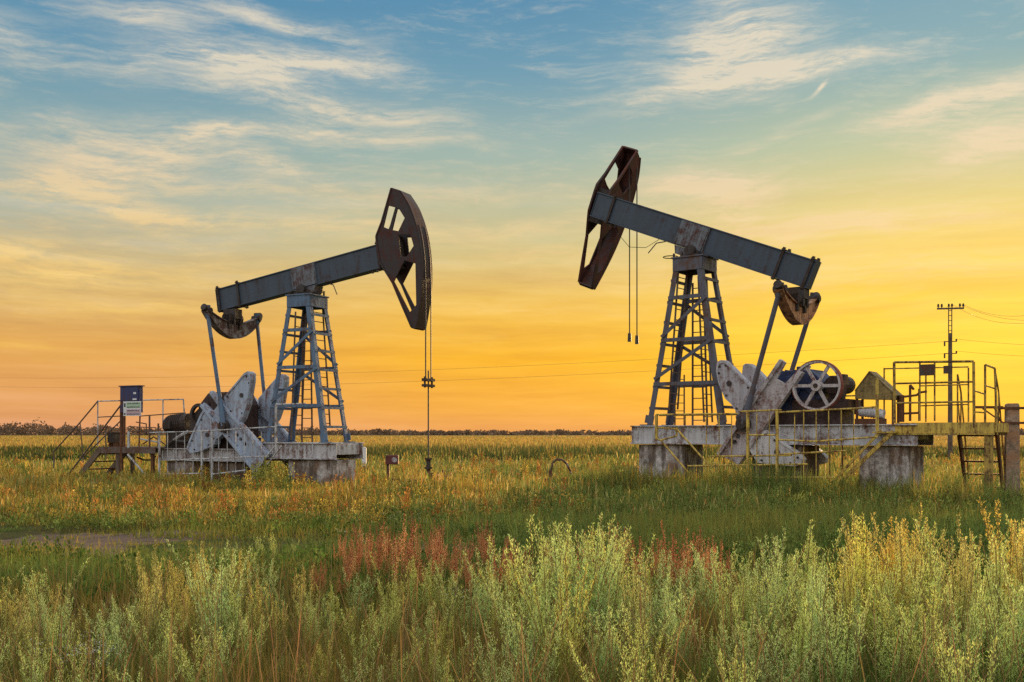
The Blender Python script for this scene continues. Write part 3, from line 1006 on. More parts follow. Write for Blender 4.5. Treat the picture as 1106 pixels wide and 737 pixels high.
# ---- left service platform with stair
tl = empty('service_platform', FL.o + FL.ex * -5.8, FL.rz, 'weathered brown service platform with slanting stair and pipe handrails at the far left', 'platform')
sl = Vector((5.8, 0, 0))
NY = -1.15
deck_z = FL.lp(129, 483, NY)[1]
xd0, xd1 = FL.lp(108, 485, NY)[0] + 5.8, FL.lp(168, 485, NY)[0] + 5.8
m = MB()
for k in range(6):
    m.box(xd0, xd1, NY + 0.02 + 0.23 * k, NY + 0.02 + 0.23 * k + 0.215, deck_z - 0.05, deck_z)
m.build('deck', M['wood'], tl)
m = MB()
for y in (NY, NY + 1.4):
    m.box(xd0, xd1, y - 0.02, y + 0.015, deck_z - 0.20, deck_z + 0.005)
m.build('deck_edge', M['rail_dark'], tl)
for px, y, w, mt in ((126, NY + 0.12, 0.17, 'wood'), (162, NY + 0.12, 0.09, 'rust'), (110, NY + 1.3, 0.1, 'wood')):
    x = FL.lp(px, 500, NY)[0] + 5.8
    MB().box(x - w / 2, x + w / 2, y - w / 2, y + w / 2, -0.15, deck_z - 0.205).build('leg', M[mt], tl)
def lrail(y, pts, r=0.022, mat='rail_dark', name='rail', par=None):
    m = MB()
    m.path([FL.P(a, b, y) + sl for a, b in pts], r, 6)
    return m.build(name, M[mat], par or tl)
lrail(NY, [(131, 440), (131, 530)], 0.05, 'rust', 'post')
lrail(NY + 1.3, [(105.6, 433.5), (198, 431.4), (199.2, 448.5)], 0.024, 'rail_white')
lrail(NY + 1.3, [(105.6, 450.8), (131, 449.5)], 0.02)
lrail(NY + 1.3, [(152, 449.5), (200, 446)], 0.02)
for x_, b in ((105.6, 482), (176, 464)):
    lrail(NY + 1.3, [(x_, 432.5), (x_, b)], 0.024, 'rail_white', 'post')
lrail(NY, [(139, 461), (168, 462)], 0.018)
lrail(NY, [(139, 466), (168, 466)], 0.018)
for x_, a in ((161.5, 449.5), (171, 457.5), (139, 466)):
    lrail(NY, [(x_, a), (x_, 484)], 0.03 if x_ != 139 else 0.045, 'rail_dark' if x_ != 139 else 'rail_white', 'post')
lrail(NY, [(138, 491), (166.5, 524)], 0.035, 'rail_white', 'brace')
lrail(NY + 0.8, [(136, 491), (148, 513)], 0.02, 'rail_dark', 'brace')
# pipe loop under the deck
lrail(NY + 0.4, [(148, 494), (155, 497), (163, 497), (168, 493)], 0.03, 'dark', 'hose')
sb = MB()
p0, p1 = FL.P(129, 487, NY) + sl, FL.P(104, 516, NY) + sl
q0, q1 = FL.P(106.5, 483, NY + 1.2) + sl, FL.P(75, 524, NY + 1.2) + sl
run = q1 - q0
d = Vector((run.x, 0, run.z))
p_top = Vector((xd0 - 0.02, NY + 0.02, deck_z - 0.08))
q_top = Vector((xd0 - 0.02, NY + 1.2, deck_z - 0.08))
for p in (p_top, q_top):
    sb.bar(p, p + d * 1.02, 0.05, 0.2)
stl = sb.build('stair', M['wood'], tl)
for k in range(5):
    c = p_top + d * ((k + 0.6) / 5.2)
    MB().box(c.x - 0.12, c.x + 0.12, NY + 0.05, NY + 1.17, c.z - 0.02, c.z + 0.02).build('tread', M['rust'], stl)
lrail(NY + 1.2, [(105.6, 433.5), (86, 457), (58, 488), (58, 506)], 0.024, 'rail_dark', 'handrail', stl)
lrail(NY + 1.2, [(86.5, 457), (90, 500)], 0.02, 'rail_dark', 'handrail_post', stl)
lrail(NY, [(131, 437), (73, 514)], 0.026, 'rail_dark', 'handrail', stl)
lrail(NY, [(131, 454), (90, 494)], 0.02, 'rail_dark', 'handrail', stl)
lrail(NY, [(114, 459), (114.5, 496)], 0.022, 'rail_dark', 'handrail_post', stl)

# ---- control cabinet and the notice board below it
cb = empty('control_cabinet', FL.o + FL.ex * -6.0 + FL.ey * (NY - 0.05), FL.rz, 'dark blue electric control cabinet mounted high on the left platform', 'cabinet')
sc_ = Vector((6.0, -(NY - 0.05), 0))
a, b = FL.P(129.6, 418, NY - 0.05) + sc_, FL.P(150.5, 449, NY - 0.05) + sc_
MB().box(a.x, b.x, 0.0, 0.16, b.z + 0.1, a.z).build('body', M['cab_blue'], cb, 0.012)
MB().box(a.x - 0.03, b.x + 0.04, -0.04, 0.19, a.z + 0.002, a.z + 0.035).build('lid', M['cab_blue'], cb)
m = MB().box(a.x + 0.03, b.x - 0.03, -0.02, -0.003, a.z - 0.46, a.z - 0.03)
m.build('door', M['cab_blue'], cb, 0.004)
m = MB()
m.box(b.x - 0.24, b.x - 0.12, -0.028, -0.022, a.z - 0.25, a.z - 0.19)
m.box(b.x - 0.27, b.x - 0.10, -0.028, -0.022, a.z - 0.44, a.z - 0.39)
m.build('label_plate', M['white'], cb)
m = MB()
m.tube((a.x + 0.1, 0.08, deck_z), (a.x + 0.1, 0.08, b.z + 0.1), 0.05, 8)
m.tube((b.x - 0.1, 0.08, deck_z), (b.x - 0.05, 0.08, b.z + 0.1), 0.025, 8)
m.build('stand', M['rust'], cb)
a2, b2 = FL.P(133.2, 433.8, NY - 0.12), FL.P(152, 449.3, NY - 0.12)
nb = empty('notice_board', FL.o + FL.ex * -6.0 + FL.ey * (NY - 0.12), FL.rz, 'pale notice board with green and pink bands fixed under the blue cabinet', 'sign')
a2 = a2 + Vector((6.0, -(NY - 0.12), 0)); b2 = b2 + Vector((6.0, -(NY - 0.12), 0))
hgt = a2.z - b2.z
MB().box(a2.x, b2.x, 0, 0.02, b2.z, a2.z).build('board', M['white'], nb)
w_ = b2.x - a2.x
MB().box(a2.x + 0.14, b2.x - 0.015, -0.006, -0.002, a2.z - 0.45 * hgt, a2.z - 0.03).build('upper_band', M['sign_green'], nb)
MB().box(a2.x + 0.14, b2.x - 0.015, -0.006, -0.002, b2.z + 0.03, b2.z + 0.45 * hgt).build('lower_band', M['sign_pink'], nb)
m = MB()
rr = random.Random(3)
for k in range(4):
    zc = a2.z - 0.07 - k * 0.115
    x = a2.x + 0.18
    while x < b2.x - 0.08:
        wd = rr.uniform(0.02, 0.05)
        m.box(x, x + wd, -0.010, -0.007, zc - 0.016, zc + 0.016)
        x += wd + rr.uniform(0.012, 0.03)
m.box(a2.x + 0.03, a2.x + 0.10, -0.006, -0.002, a2.z - 0.18, a2.z - 0.06)
m.box(a2.x + 0.03, a2.x + 0.10, -0.006, -0.002, b2.z + 0.04, b2.z + 0.10)
m.build('lettering', M['sign_text'], nb)
# small dark junction box on the deck
jx = FL.P(123, 468, NY + 0.3)
jb = empty('junction_box', FL.o + FL.ex * jx.x + FL.ey * jx.y, FL.rz, 'small dark grey switch box standing on the left platform deck', 'box')
MB().box(-0.14, 0.16, -0.15, 0.15, deck_z + 0.14, deck_z + 0.46).build('body', M['dark'], jb, 0.01)
MB().box(-0.15, 0.17, -0.16, 0.16, deck_z + 0.462, deck_z + 0.48).build('lid', M['dark'], jb)
m = MB()
for x in (-0.1, 0.12):
    m.box(x - 0.02, x + 0.02, -0.12, 0.12, deck_z, deck_z + 0.138)
m.build('foot', M['rust'], jb)
# clutter pipes on the deck
pc = empty('pipe_bundle', FL.o + FL.ex * -5.0, FL.rz, 'tangle of thin pale pipes beside the dark motor on the left base', 'pipes')
sp_ = Vector((5.0, 0, 0))
for pts, r, mt in (([(150, 474), (172, 478)], 0.03, 'rail_white'), ([(154, 480), (166, 472), (178, 480)], 0.02, 'dark'), ([(182, 480), (196, 470), (204, 466)], 0.05, 'rail_white'),
                   ([(180, 482), (188, 476), (202, 478)], 0.06, 'dark'), ([(147, 456), (158, 458), (158, 470)], 0.018, 'dark')):
    MB().path([FL.P(a, b, -0.75) + sp_ for a, b in pts], r, 6).build('pipe', M[mt], pc)

# ---- wellhead under the left horsehead
wl = empty('wellhead', FL.o + FL.ex * wx, FL.rz, 'slim dark wellhead with polished rod and red side pipe under the left horsehead', 'wellhead')
zt_ = cz + 0.28
m = MB().tube((0, 0, 0.9), (0, 0, zt_), 0.022, 8)
m.build('polished_rod', M['rope'], wl)
m = MB()
m.tube((0, 0, -0.2), (0, 0, 0.45), 0.10, 10)
m.tube((0, 0, 0.45), (0, 0, 0.9), 0.065, 10)
for z, r in ((0.45, 0.15), (0.62, 0.12), (0.88, 0.11)):
    m.tube((0, 0, z - 0.03), (0, 0, z + 0.03), r, 10)
m.build('stuffing_box', M['dark'], wl)
m = MB()
m.tube((0, 0, 0.36), (0.72, 0.1, 0.36), 0.05, 8)
m.tube((0.25, 0.035, 0.36), (0.33, 0.045, 0.36), 0.11, 10)
m.tube((0.62, 0.085, 0.36), (0.72, 0.1, 0.36), 0.10, 10)
m.tube((0.45, 0.06, 0.36), (0.45, 0.06, 0.56), 0.03, 6)
m.build('side_pipe', M['red'], wl)

# ---- red gauge stand
g0 = at(420.5, 532, 29.0)
gs = empty('gauge_stand', (g0.x, g0.y, 0), 0, 'small dark red gauge box with round pale dial on a post in the grass', 'gauge')
zc = at(420, 498, 29.0).z
MB().box(-0.07, 0.0, -0.035, 0.035, -0.15, zc + 0.16).build('post', M['red'], gs)
MB().box(-0.09, 0.27, -0.12, 0.05, zc - 0.10, zc + 0.17).build('gauge_box', M['red'], gs, 0.015)
MB().prism([circle(0.16, zc + 0.035, 0.075, 18)], -0.135, -0.121).build('dial', M['weight_grey'], gs)
MB().box(0.29, 0.33, -0.02, 0.02, -0.1, 0.45).tube((0.02, 0, 0.28), (0.3, 0, 0.28), 0.02, 6).build('side_pipe', M['rust'], gs)
# ---- white marker post
mp_ = at(393.3, 497, 46)
o = MB().box(-0.10, 0.10, -0.08, 0.08, -0.2, at(393, 484, 46).z).prism([[(-0.10, at(393, 484, 46).z), (0.10, at(393, 484, 46).z), (0.0, at(393, 484, 46).z + 0.06)]], -0.08, 0.08).build('marker_post', M['white'], None, 0.01)
o.location = (mp_.x, mp_.y, 0)
tag(o, 'short white marker post in the grass right of the left base', 'post')
# ---- bent hose hoop and low pipes between the machines
Yh = 28.5
hp = empty('hose_hoop', (at(600, 520, Yh).x, Yh, 0), 0, 'dark hose bent into a hoop above the grass between the two pumpjacks', 'hose')
hpts = [(594, 524), (595, 510), (597, 500), (601, 496.5), (607, 496.5), (612, 501), (616, 509), (620, 523)]
ho = Vector((at(600, 520, Yh).x, Yh, 0))
MB().path([at(a, b, Yh) - ho for a, b in hpts], 0.032, 8).build('hose', M['rail_dark'], hp, 0, True)
MB().tube(at(594, 528, Yh) - ho, at(594.5, 508, Yh) - ho, 0.055, 8).tube(at(588, 519, Yh) - ho, at(597, 519, Yh) - ho, 0.05, 8).build('valve', M['rust'], hp)
Yp = 28.8
for i, (pts, lb) in enumerate((([(620, 521), (634, 523.5), (690, 521.5)], 'long rusty flow pipe lying low in the grass before the right base'),
                               ([(624, 519.5), (655, 519)], 'short rusty pipe lying above the longer flow pipe in the grass'))):
    c = at(*pts[0], Yp + 0.4 * i)
    o = MB().path([at(a, b, Yp + 0.4 * i) - Vector((c.x, c.y, 0)) for a, b in pts], 0.06 - 0.015 * i, 8).build('flow_pipe', M['rust'])
    o.location = (c.x, c.y, 0)
    tag(o, lb, 'pipe')

# ---- concrete post with bracket arms, far right
Yc = 23.2
cp = at(1093, 520, Yc)
ct = empty('concrete_post', (cp.x, Yc, 0), R(-18), 'thick brown concrete post with steel bracket arms at the right edge', 'post')
ztop = at(1093, 436, Yc).z
m = MB().prism([[(-0.155, -0.2), (0.155, -0.2), (0.14, ztop - 0.04), (0.12, ztop), (-0.12, ztop), (-0.14, ztop - 0.04)]], -0.13, 0.13)
m.build('shaft', M['concrete_post'], ct, 0.015)
m = MB()
for py in (441, 457):
    z = at(1093, py, Yc).z
    for y in (-0.15, 0.15):
        m.bar((-0.22, y, z), (0.30, y, z), 0.03, 0.05)
    m.tube((0.22, -0.2, z), (0.22, 0.2, z), 0.025, 6)
    m.tube((-0.2, -0.2, z), (-0.2, 0.2, z), 0.025, 6)
    m.box(0.26, 0.36, -0.05, 0.05, z - 0.04, z + 0.05)
m.build('clamp', M['rust'], ct)
m = MB()
z1, z2 = at(1093, 441, Yc).z, at(1093, 457, Yc).z
m.bar((-0.18, 0.02, z1 + 0.02), (-0.78, 0.05, z1 + 0.03), 0.05, 0.06)
m.bar((-0.18, 0, z2), (-0.62, 0.05, z1), 0.035, 0.035)
m.bar((-0.18, 0.1, z2 - 0.05), (-0.35, 0.15, z1), 0.03, 0.03)
m.build('bracket_arm', M['rust'], ct)

# ---- power pole and its lines
Yq = 60.0
pq = at(1026.3, 500, Yq)
pp = empty('power_pole', (pq.x, Yq, 0), R(-10), 'slender dark utility pole with crossarm of insulators behind the platform', 'pole')
zq = at(1026, 333, Yq).z
zm = at(1026, 360, Yq).z
MB().tube((0, 0, -0.3), (0, 0, zm), 0.15, 10, 0.11).build('shaft', M['wood'], pp)
m = MB()
for x in (-0.09, 0.09):
    m.bar((x, 0, zm - 0.4), (x, 0, zq), 0.05, 0.05)
for k in range(5):
    z = zm + (zq - zm) * (k + 0.5) / 5
    m.bar((-0.09, 0, z), (0.09, 0, z), 0.04, 0.04)
m.build('top_bracket', M['rail_dark'], pp)
MB().bar((-0.75, 0, zq - 0.02), (0.78, 0, zq - 0.02), 0.09, 0.10).build('crossarm', M['rail_dark'], pp)
ins = []
for x in (-0.68, -0.48, -0.08, 0.10, 0.55, 0.74):
    m = MB().tube((x, 0, zq + 0.03), (x, 0, zq + 0.12), 0.03, 8).tube((x, 0, zq + 0.10), (x, 0, zq + 0.22), 0.075, 8, 0.05).tube((x, 0, zq + 0.22), (x, 0, zq + 0.27), 0.06, 8, 0.04)
    m.build('insulator', M['porcelain'], pp)
z1, z2 = at(1021, 369, Yq).z, at(1021, 382, Yq).z
m = MB()
for z in (z1, z2):
    m.bar((-0.35, 0, z), (0.38, 0, z), 0.05, 0.05)
    m.tube((-0.32, 0, z - 0.28), (-0.32, 0, z), 0.05, 6)
    m.tube((0.35, 0, z), (0.35, 0, z + 0.15), 0.05, 6)
m.build('side_bracket', M['rail_dark'], pp)


def wire(a, b, sagm, label, r=0.0075, n=40):
    a, b = Vector(a), Vector(b)
    pts = []
    for k in range(n + 1):
        t = k / n
        p = a.lerp(b, t)
        p.z -= sagm * 4 * t * (1 - t)
        pts.append(p - Vector((a.x, a.y, 0)))
    o = MB().path(pts, r, 5).build('power_line', M['wire'])
    o.location = (a.x, a.y, 0)
    tag(o, label, 'power line')


px_, py_ = pq.x, Yq
wire((px_ - 0.32, py_, z1), at(-120, 406, 110), 1.0, 'upper of two thin wires running left from the pole across the sunset')
wire((px_ - 0.32, py_, z2), at(-120, 414.5, 110), 1.1, 'lower of two thin wires running left from the pole across the sunset')
wire((px_ + 0.35, py_, z1 + 0.15), at(1220, 375, 52), 0.15, 'upper of two thin wires running right from the pole side bracket')
wire((px_ + 0.35, py_, z2 + 0.15), at(1220, 386, 52), 0.15, 'lower of two thin wires running right from the pole side bracket')
wire((px_ + 0.74, py_, zq + 0.25), at(1240, 285, 36), 1.25, 'sagging wire from the right end of the pole crossarm, topmost')
wire((px_ + 0.10, py_, zq + 0.25), at(1240, 297, 36), 1.45, 'sagging wire from the middle insulators of the pole crossarm')
wire((px_ + 0.55, py_, zq + 0.25), at(1240, 318, 38), 1.0, 'sagging wire from the pole crossarm, lowest on its right side')

# ------------------------------------------------------------------ ground
def ground_mat():
    m, nt = new_mat('meadow soil')
    L = nt.links.new
    tc = N(nt, 'ShaderNodeTexCoord')
    n1 = N(nt, 'ShaderNodeTexNoise', i_Scale=0.35, i_Detail=10.0, i_Roughness=0.65)
    n2 = N(nt, 'ShaderNodeTexNoise', i_Scale=6.0, i_Detail=8.0, i_Roughness=0.7)
    n3 = N(nt, 'ShaderNodeTexNoise', i_Scale=0.02, i_Detail=6.0, i_Roughness=0.6)
    mp = N(nt, 'ShaderNodeMapping')
    mp.inputs['Scale'].default_value = (0.35, 1.0, 1.0)
    L(tc.outputs['Object'], mp.inputs['Vector'])
    L(tc.outputs['Object'], n1.inputs['Vector'])
    L(tc.outputs['Object'], n2.inputs['Vector'])
    L(mp.outputs[0], n3.inputs['Vector'])
    green = mixc(nt, n2.outputs['Fac'], (0.035, 0.055, 0.012), (0.10, 0.12, 0.03))
    straw = mixc(nt, n2.outputs['Fac'], (0.13, 0.10, 0.03), (0.30, 0.22, 0.06))
    near = mixc(nt, ramp(nt, n1.outputs['Fac'], [(0.42, (0, 0, 0)), (0.62, (1, 1, 1))]), green, (0.075, 0.05, 0.03))
    sep = N(nt, 'ShaderNodeSeparateXYZ')
    L(tc.outputs['Object'], sep.inputs[0])
    far = math_n(nt, 'MULTIPLY_ADD', sep.outputs['Y'], 1 / 90.0, -0.6, clamp=True)
    farc = mixc(nt, ramp(nt, n3.outputs['Fac'], [(0.40, (0, 0, 0)), (0.55, (1, 1, 1))]), green, straw)
    farc = mixc(nt, 0.6, farc, straw)
    c = mixc(nt, far, near, farc)
    b = N(nt, 'ShaderNodeBsdfPrincipled')
    b.inputs['Roughness'].default_value = 1.0
    b.inputs['Specular IOR Level'].default_value = 0.05
    L(c, b.inputs['Base Color'])
    bump = N(nt, 'ShaderNodeBump', i_Strength=0.8, i_Distance=0.08)
    L(n2.outputs['Fac'], bump.inputs['Height'])
    L(bump.outputs[0], b.inputs['Normal'])
    o = N(nt, 'ShaderNodeOutputMaterial')
    L(b.outputs[0], o.inputs[0])
    return m


M['ground'] = ground_mat()
xs = np.concatenate([-np.geomspace(9000, 30, 16), np.linspace(-28, 28, 57), np.geomspace(30, 9000, 16)])
ys = np.concatenate([[-400, -60, -10], np.linspace(0, 60, 61), np.geomspace(64, 9000, 26)])
gv, gf = [], []
for yy in ys:
    for xx in xs:
        z = 0.0
        if 8 < yy < 58 and abs(xx) < 28:
            z = 0.05 * math.sin(xx * 0.7 + yy * 0.3) * math.sin(yy * 0.55 - xx * 0.2)
        gv.append((xx, yy, z))
nx = len(xs)
for j in range(len(ys) - 1):
    for i in range(nx - 1):
        a = j * nx + i
        gf.append((a, a + 1, a + nx + 1, a + nx))
mb = MB(); mb.v = gv; mb.f = gf
g_o = mb.build('ground', M['ground'], None, 0, True)
tag(g_o, 'flat meadow ground stretching to the horizon', 'ground', None, 'structure')


# dirt track patches
def dirt_strip(pts, name, label):
    mb = MB()
    for k, (x, y, w) in enumerate(pts):
        j = random.uniform(-0.25, 0.25)
        mb.v += [(x, y - w + j, 0.012), (x, y + w + j, 0.012)]
        if k:
            mb.f.append((2 * k - 2, 2 * k, 2 * k + 1, 2 * k - 1))
    o = mb.build(name, M['dirt'])
    tag(o, label, 'track', None, 'structure')


M['dirt'] = concrete('bare trodden soil', (0.105, 0.062, 0.038), stain=(0.05, 0.032, 0.02), amount=0.4)
track = []
for k in range(46):
    x = -13 + 0.28 * k
    track.append((x, 14.5 + 0.35 * math.sin(x * 0.8) - 0.05 * (x + 8), 1.5 + 0.35 * math.sin(x * 2.1) - (0.7 if x > -3 else 0)))
dirt_strip(track, 'dirt_track', 'brown dirt track crossing the grass at the left')
track2 = []
for k in range(22):
    x = -7.6 + 0.2 * k
    track2.append((x, 19.6 + 0.1 * math.sin(x * 2.0), 0.22 + 0.1 * math.sin(x * 3.1)))
dirt_strip(track2, 'dirt_track', 'narrow pale bare strip beside the golden grass at the left')


def on_track(x, y):
    yc = 14.5 + 0.35 * np.sin(x * 0.8) - 0.05 * (x + 8)
    w = 1.5 + 0.35 * np.sin(x * 2.1) - np.where(x > -3, 0.7, 0)
    a = (np.abs(y - yc) < w * 0.85) & (x > -13) & (x < -0.5)
    b = (np.abs(y - 19.6) < 0.25) & (x > -7.6) & (x < -3.3)
    return a | b


# ------------------------------------------------------------------ grass (stuff)
def smooth_noise(x, y, s, seed):
    r = np.random.default_rng(seed)
    out = np.zeros_like(x)
    for k in range(7):
        a, b, p = r.normal(0, s), r.normal(0, s), r.uniform(0, 6.28)
        out += np.sin(a * x + b * y + p)
    return out / 7 ** 0.5


def blades(name, x, y, h, w, colr, mat, label, cat, lean=0.35, prof=((0, 1.0), (0.5, 0.8), (1.0, 0.0)), z0=-0.05, jitter=0.35):
    n = len(x)
    nl = len(prof)
    az = rng.uniform(0, 2 * np.pi, n)
    ln = np.abs(rng.normal(0, lean, n))
    face = rng.uniform(0, 2 * np.pi, n)
    V = np.zeros((n, nl, 2, 3), np.float32)
    for k, (t, ww) in enumerate(prof):
        cx_ = x + np.cos(az) * ln * h * t ** 1.7
        cy_ = y + np.sin(az) * ln * h * t ** 1.7
        cz_ = z0 + h * (t - 0.25 * ln * t * t)
        for s_ in (0, 1):
            sg = (s_ - 0.5) * w * ww
            V[:, k, s_, 0] = cx_ + np.cos(face) * sg
            V[:, k, s_, 1] = cy_ + np.sin(face) * sg
            V[:, k, s_, 2] = cz_
    verts = V.reshape(-1, 3)
    base = (np.arange(n) * nl * 2)[:, None]
    quads = []
    for k in range(nl - 1):
        quads.append(np.concatenate([base + 2 * k, base + 2 * k + 1, base + 2 * k + 3, base + 2 * k + 2], 1))
    quads = np.stack(quads, 1).reshape(-1, 4)
    return mesh_np(name, verts, quads, np.repeat(colr, nl * 2, axis=0), mat, label, cat)


def mesh_np(name, verts, quads, colr, mat, label=None, cat=None):
    me = bpy.data.meshes.new(name)
    me.vertices.add(len(verts))
    me.vertices.foreach_set('co', np.ascontiguousarray(verts, np.float32).ravel())
    me.loops.add(quads.size)
    me.loops.foreach_set('vertex_index', np.ascontiguousarray(quads, np.int32).ravel())
    me.polygons.add(len(quads))
    me.polygons.foreach_set('loop_start', (np.arange(len(quads)) * 4).astype(np.int32))
    me.update(calc_edges=True)
    at_ = me.color_attributes.new('Col', 'FLOAT_COLOR', 'POINT')
    c4 = np.ones((len(verts), 4), np.float32)
    c4[:, :3] = np.clip(colr, 0, 1)
    at_.data.foreach_set('color', c4.ravel())
    me.materials.append(mat)
    o = bpy.data.objects.new(name, me)
    col.objects.link(o)
    if label:
        tag(o, label, cat, None, 'stuff')
    return o


M['grass'] = leafmat('grass blades', 0.58, 1.05, 0.0)
M['sage'] = leafmat('wormwood leaves', 0.44, 1.52, 0.40, True)
M['dock'] = leafmat('dock seed heads', 0.48, 1.5, 0.40)
M['herb'] = leafmat('herb leaves', 0.45, 1.0, 0.3)


def scatter(n, y0, y1, margin=1.25, power=1.0):
    """Ground points between two distances, thinning out with distance as the eye needs fewer there."""
    v0, v1 = 1 / y1 ** power, 1 / y0 ** power
    y = (1 / rng.uniform(v0, v1, n)) ** (1 / power)
    x = rng.uniform(-1, 1, n) * y * 0.515 * margin
    return x, y


def jit(c, n, s=0.22, hue=0.10):
    c = np.array(c)[None, :] * rng.lognormal(0, s, (n, 1)) * rng.lognormal(0, hue, (n, 3))
    return c


def mixcol(a, b, f):
    return a * (1 - f[:, None]) + b * f[:, None]


GREEN, GREEN2 = (0.105, 0.150, 0.030), (0.165, 0.215, 0.055)
GOLD, STRAW, OCHRE = (0.36, 0.26, 0.055), (0.52, 0.42, 0.15), (0.34, 0.18, 0.045)

# undergrowth among the wormwoods and up to the mown part
x, y = scatter(42000, 4.3, 11.0, 1.3)
n = len(x)
f = np.clip(0.45 + 0.45 * smooth_noise(x, y, 0.9, 1) + rng.normal(0, 0.2, n), 0, 1)
c = mixcol(jit(GREEN, n), jit((0.34, 0.21, 0.055), n), f * 0.85)
blades('undergrowth', x, y, rng.uniform(0.15, 0.52, n), 0.003 + 0.0005 * y, c, M['grass'], 'mixed green and brown grass growing between the wormwood plants', 'grass', 0.45)

x, y = scatter(2600, 4.4, 9.5, 1.3)
n = len(x)
c = mixcol(jit((0.30, 0.20, 0.08), n), jit((0.20, 0.13, 0.06), n), rng.uniform(0, 1, n))
blades('dead_stalks', x, y, rng.uniform(0.35, 0.80, n), np.full(n, 0.006), c, M['grass'], 'thin dead brown stalks among the wormwood plants', 'stalks', 0.4, ((0, 1.0), (0.5, 0.8), (0.9, 0.7), (1.0, 0.3)))

# short green grass in the middle ground
x, y = scatter(95000, 9.0, 21.0, 1.25)
k = ~(on_track(x, y) & (rng.uniform(0, 1, len(x)) < 0.42 + 0.8 * smooth_noise(x * 1.2, y * 3.5, 1.2, 21)))
x, y = x[k], y[k]
n = len(x)
sn = smooth_noise(x, y, 0.55, 2)
f = np.clip(0.22 + 0.35 * smooth_noise(x, y, 0.35, 3) + 0.25 * smooth_noise(x, y, 1.4, 33) + (y - 15) * 0.05, 0, 1) * rng.uniform(0.2, 1, n)
c = mixcol(jit(GREEN, n), jit(GREEN2, n), np.clip(0.5 + 0.5 * sn, 0, 1))
c = mixcol(c, jit(GOLD, n), f)
h = rng.uniform(0.08, 0.26, n) * (1 + 0.8 * np.clip(sn, -0.6, 2)) * np.where((x < 0) & (y > 10.5) & (y < 14.8), 0.50, 1)
blades('short_grass', x, y, h, 0.006 + 0.0007 * y, c, M['grass'], 'short green grass around the dirt track', 'grass', 0.5)

# golden seed grass round the machines
x, y = scatter(150000, 17.0, 66.0, 1.2)
k = ~(on_track(x, y)) & (rng.uniform(0, 1, len(x)) > 0.75 * np.clip(smooth_noise(x, y * 0.7, 1.0, 17) - 0.5, 0, 1))
# thinner and greener before the right machine
gz = np.clip((x / y - 0.09) * 9, 0, 1) * np.clip((29 - y) / 5, 0, 1)
k &= rng.uniform(0, 1, len(x)) > 0.15 * gz
x, y = x[k], y[k]
gz = np.clip((x / y - 0.02) * 7, 0, 1) * np.clip((28 - y) / 5, 0, 1)
n = len(x)
sn = smooth_noise(x, y * 0.5, 0.35, 4)
f = np.clip(0.36 + 0.24 * sn + 0.22 * ((x < 0) & (y < 29) & (y > 20)) + 0.28 * smooth_noise(x, y * 0.6, 1.1, 14) - 0.6 * gz - 0.25 * np.clip((20.5 - y) / 2.5, 0, 1), 0, 1)
c = mixcol(jit(GREEN2, n), jit(GOLD, n), np.where(rng.uniform(0, 1, n) < f, 1.0, 0.15))
o_ = rng.uniform(0, 1, n)
c = np.where((o_ < 0.14)[:, None], jit(STRAW, n), c)
c = np.where((o_ > 0.92)[:, None], jit(OCHRE, n), c)
h = rng.uniform(0.14, 0.46, n) * (1 + 0.15 * sn + 0.2 * smooth_noise(x, y, 2.2, 15) + 0.42 * smooth_noise(x, y, 0.8, 16)) * (1 + 0.35 * gz) * np.where((np.abs(x / y + 0.21) < 0.10) & (y > 24) & (y < 31), 0.55, 1) * np.clip((y - 15.5) / 5, 0.35, 1)
blades('golden_grass', x, y, h, 0.006 + 0.00055 * y, c, M['grass'], 'dry golden seeding grass around the pumpjacks', 'grass', 0.32, ((0, 0.7), (0.55, 0.5), (0.8, 1.1), (1.0, 0.1)))

# longer grass left standing against the machine bases
px_l, py_l, hh_l, cc_l = [], [], [], []
for fr, sgn, lo, hi, green in ((FR, 1, -8.2, 2.6, True), (FL, -1, -8.0, 2.2, False)):
    n = 14000
    lx_ = rng.uniform(lo, hi, n)
    ly_ = sgn * rng.uniform(0.75, 3.4, n)
    keep = rng.uniform(0, 1, n) < np.clip(0.55 + 0.5 * smooth_noise(lx_, ly_, 1.6, 41 + sgn), 0.1, 1)
    lx_, ly_ = lx_[keep], ly_[keep]
    n = len(lx_)
    px_l.append(fr.o.x + fr.ex.x * lx_ + fr.ey.x * ly_)
    py_l.append(fr.o.y + fr.ex.y * lx_ + fr.ey.y * ly_)
    hh_l.append(rng.uniform(0.28, 0.70, n) * (1 + 0.28 * smooth_noise(lx_, ly_, 1.2, 51)) * (1.22 if green else 0.5))
    f = np.clip((0.15 if green else 0.6) + 0.3 * smooth_noise(lx_, ly_, 0.9, 61), 0, 1)
    cc_l.append(mixcol(jit((0.15, 0.195, 0.055), n), jit(GOLD, n), np.where(rng.uniform(0, 1, n) < f, 1.0, 0.1)))
x, y, h, c = np.concatenate(px_l), np.concatenate(py_l), np.concatenate(hh_l), np.concatenate(cc_l)
blades('long_grass', x, y, h, 0.006 + 0.0005 * y, c, M['grass'], 'longer grass standing against the concrete machine bases', 'grass', 0.35, ((0, 0.9), (0.55, 0.7), (0.85, 0.6), (1.0, 0.1)))

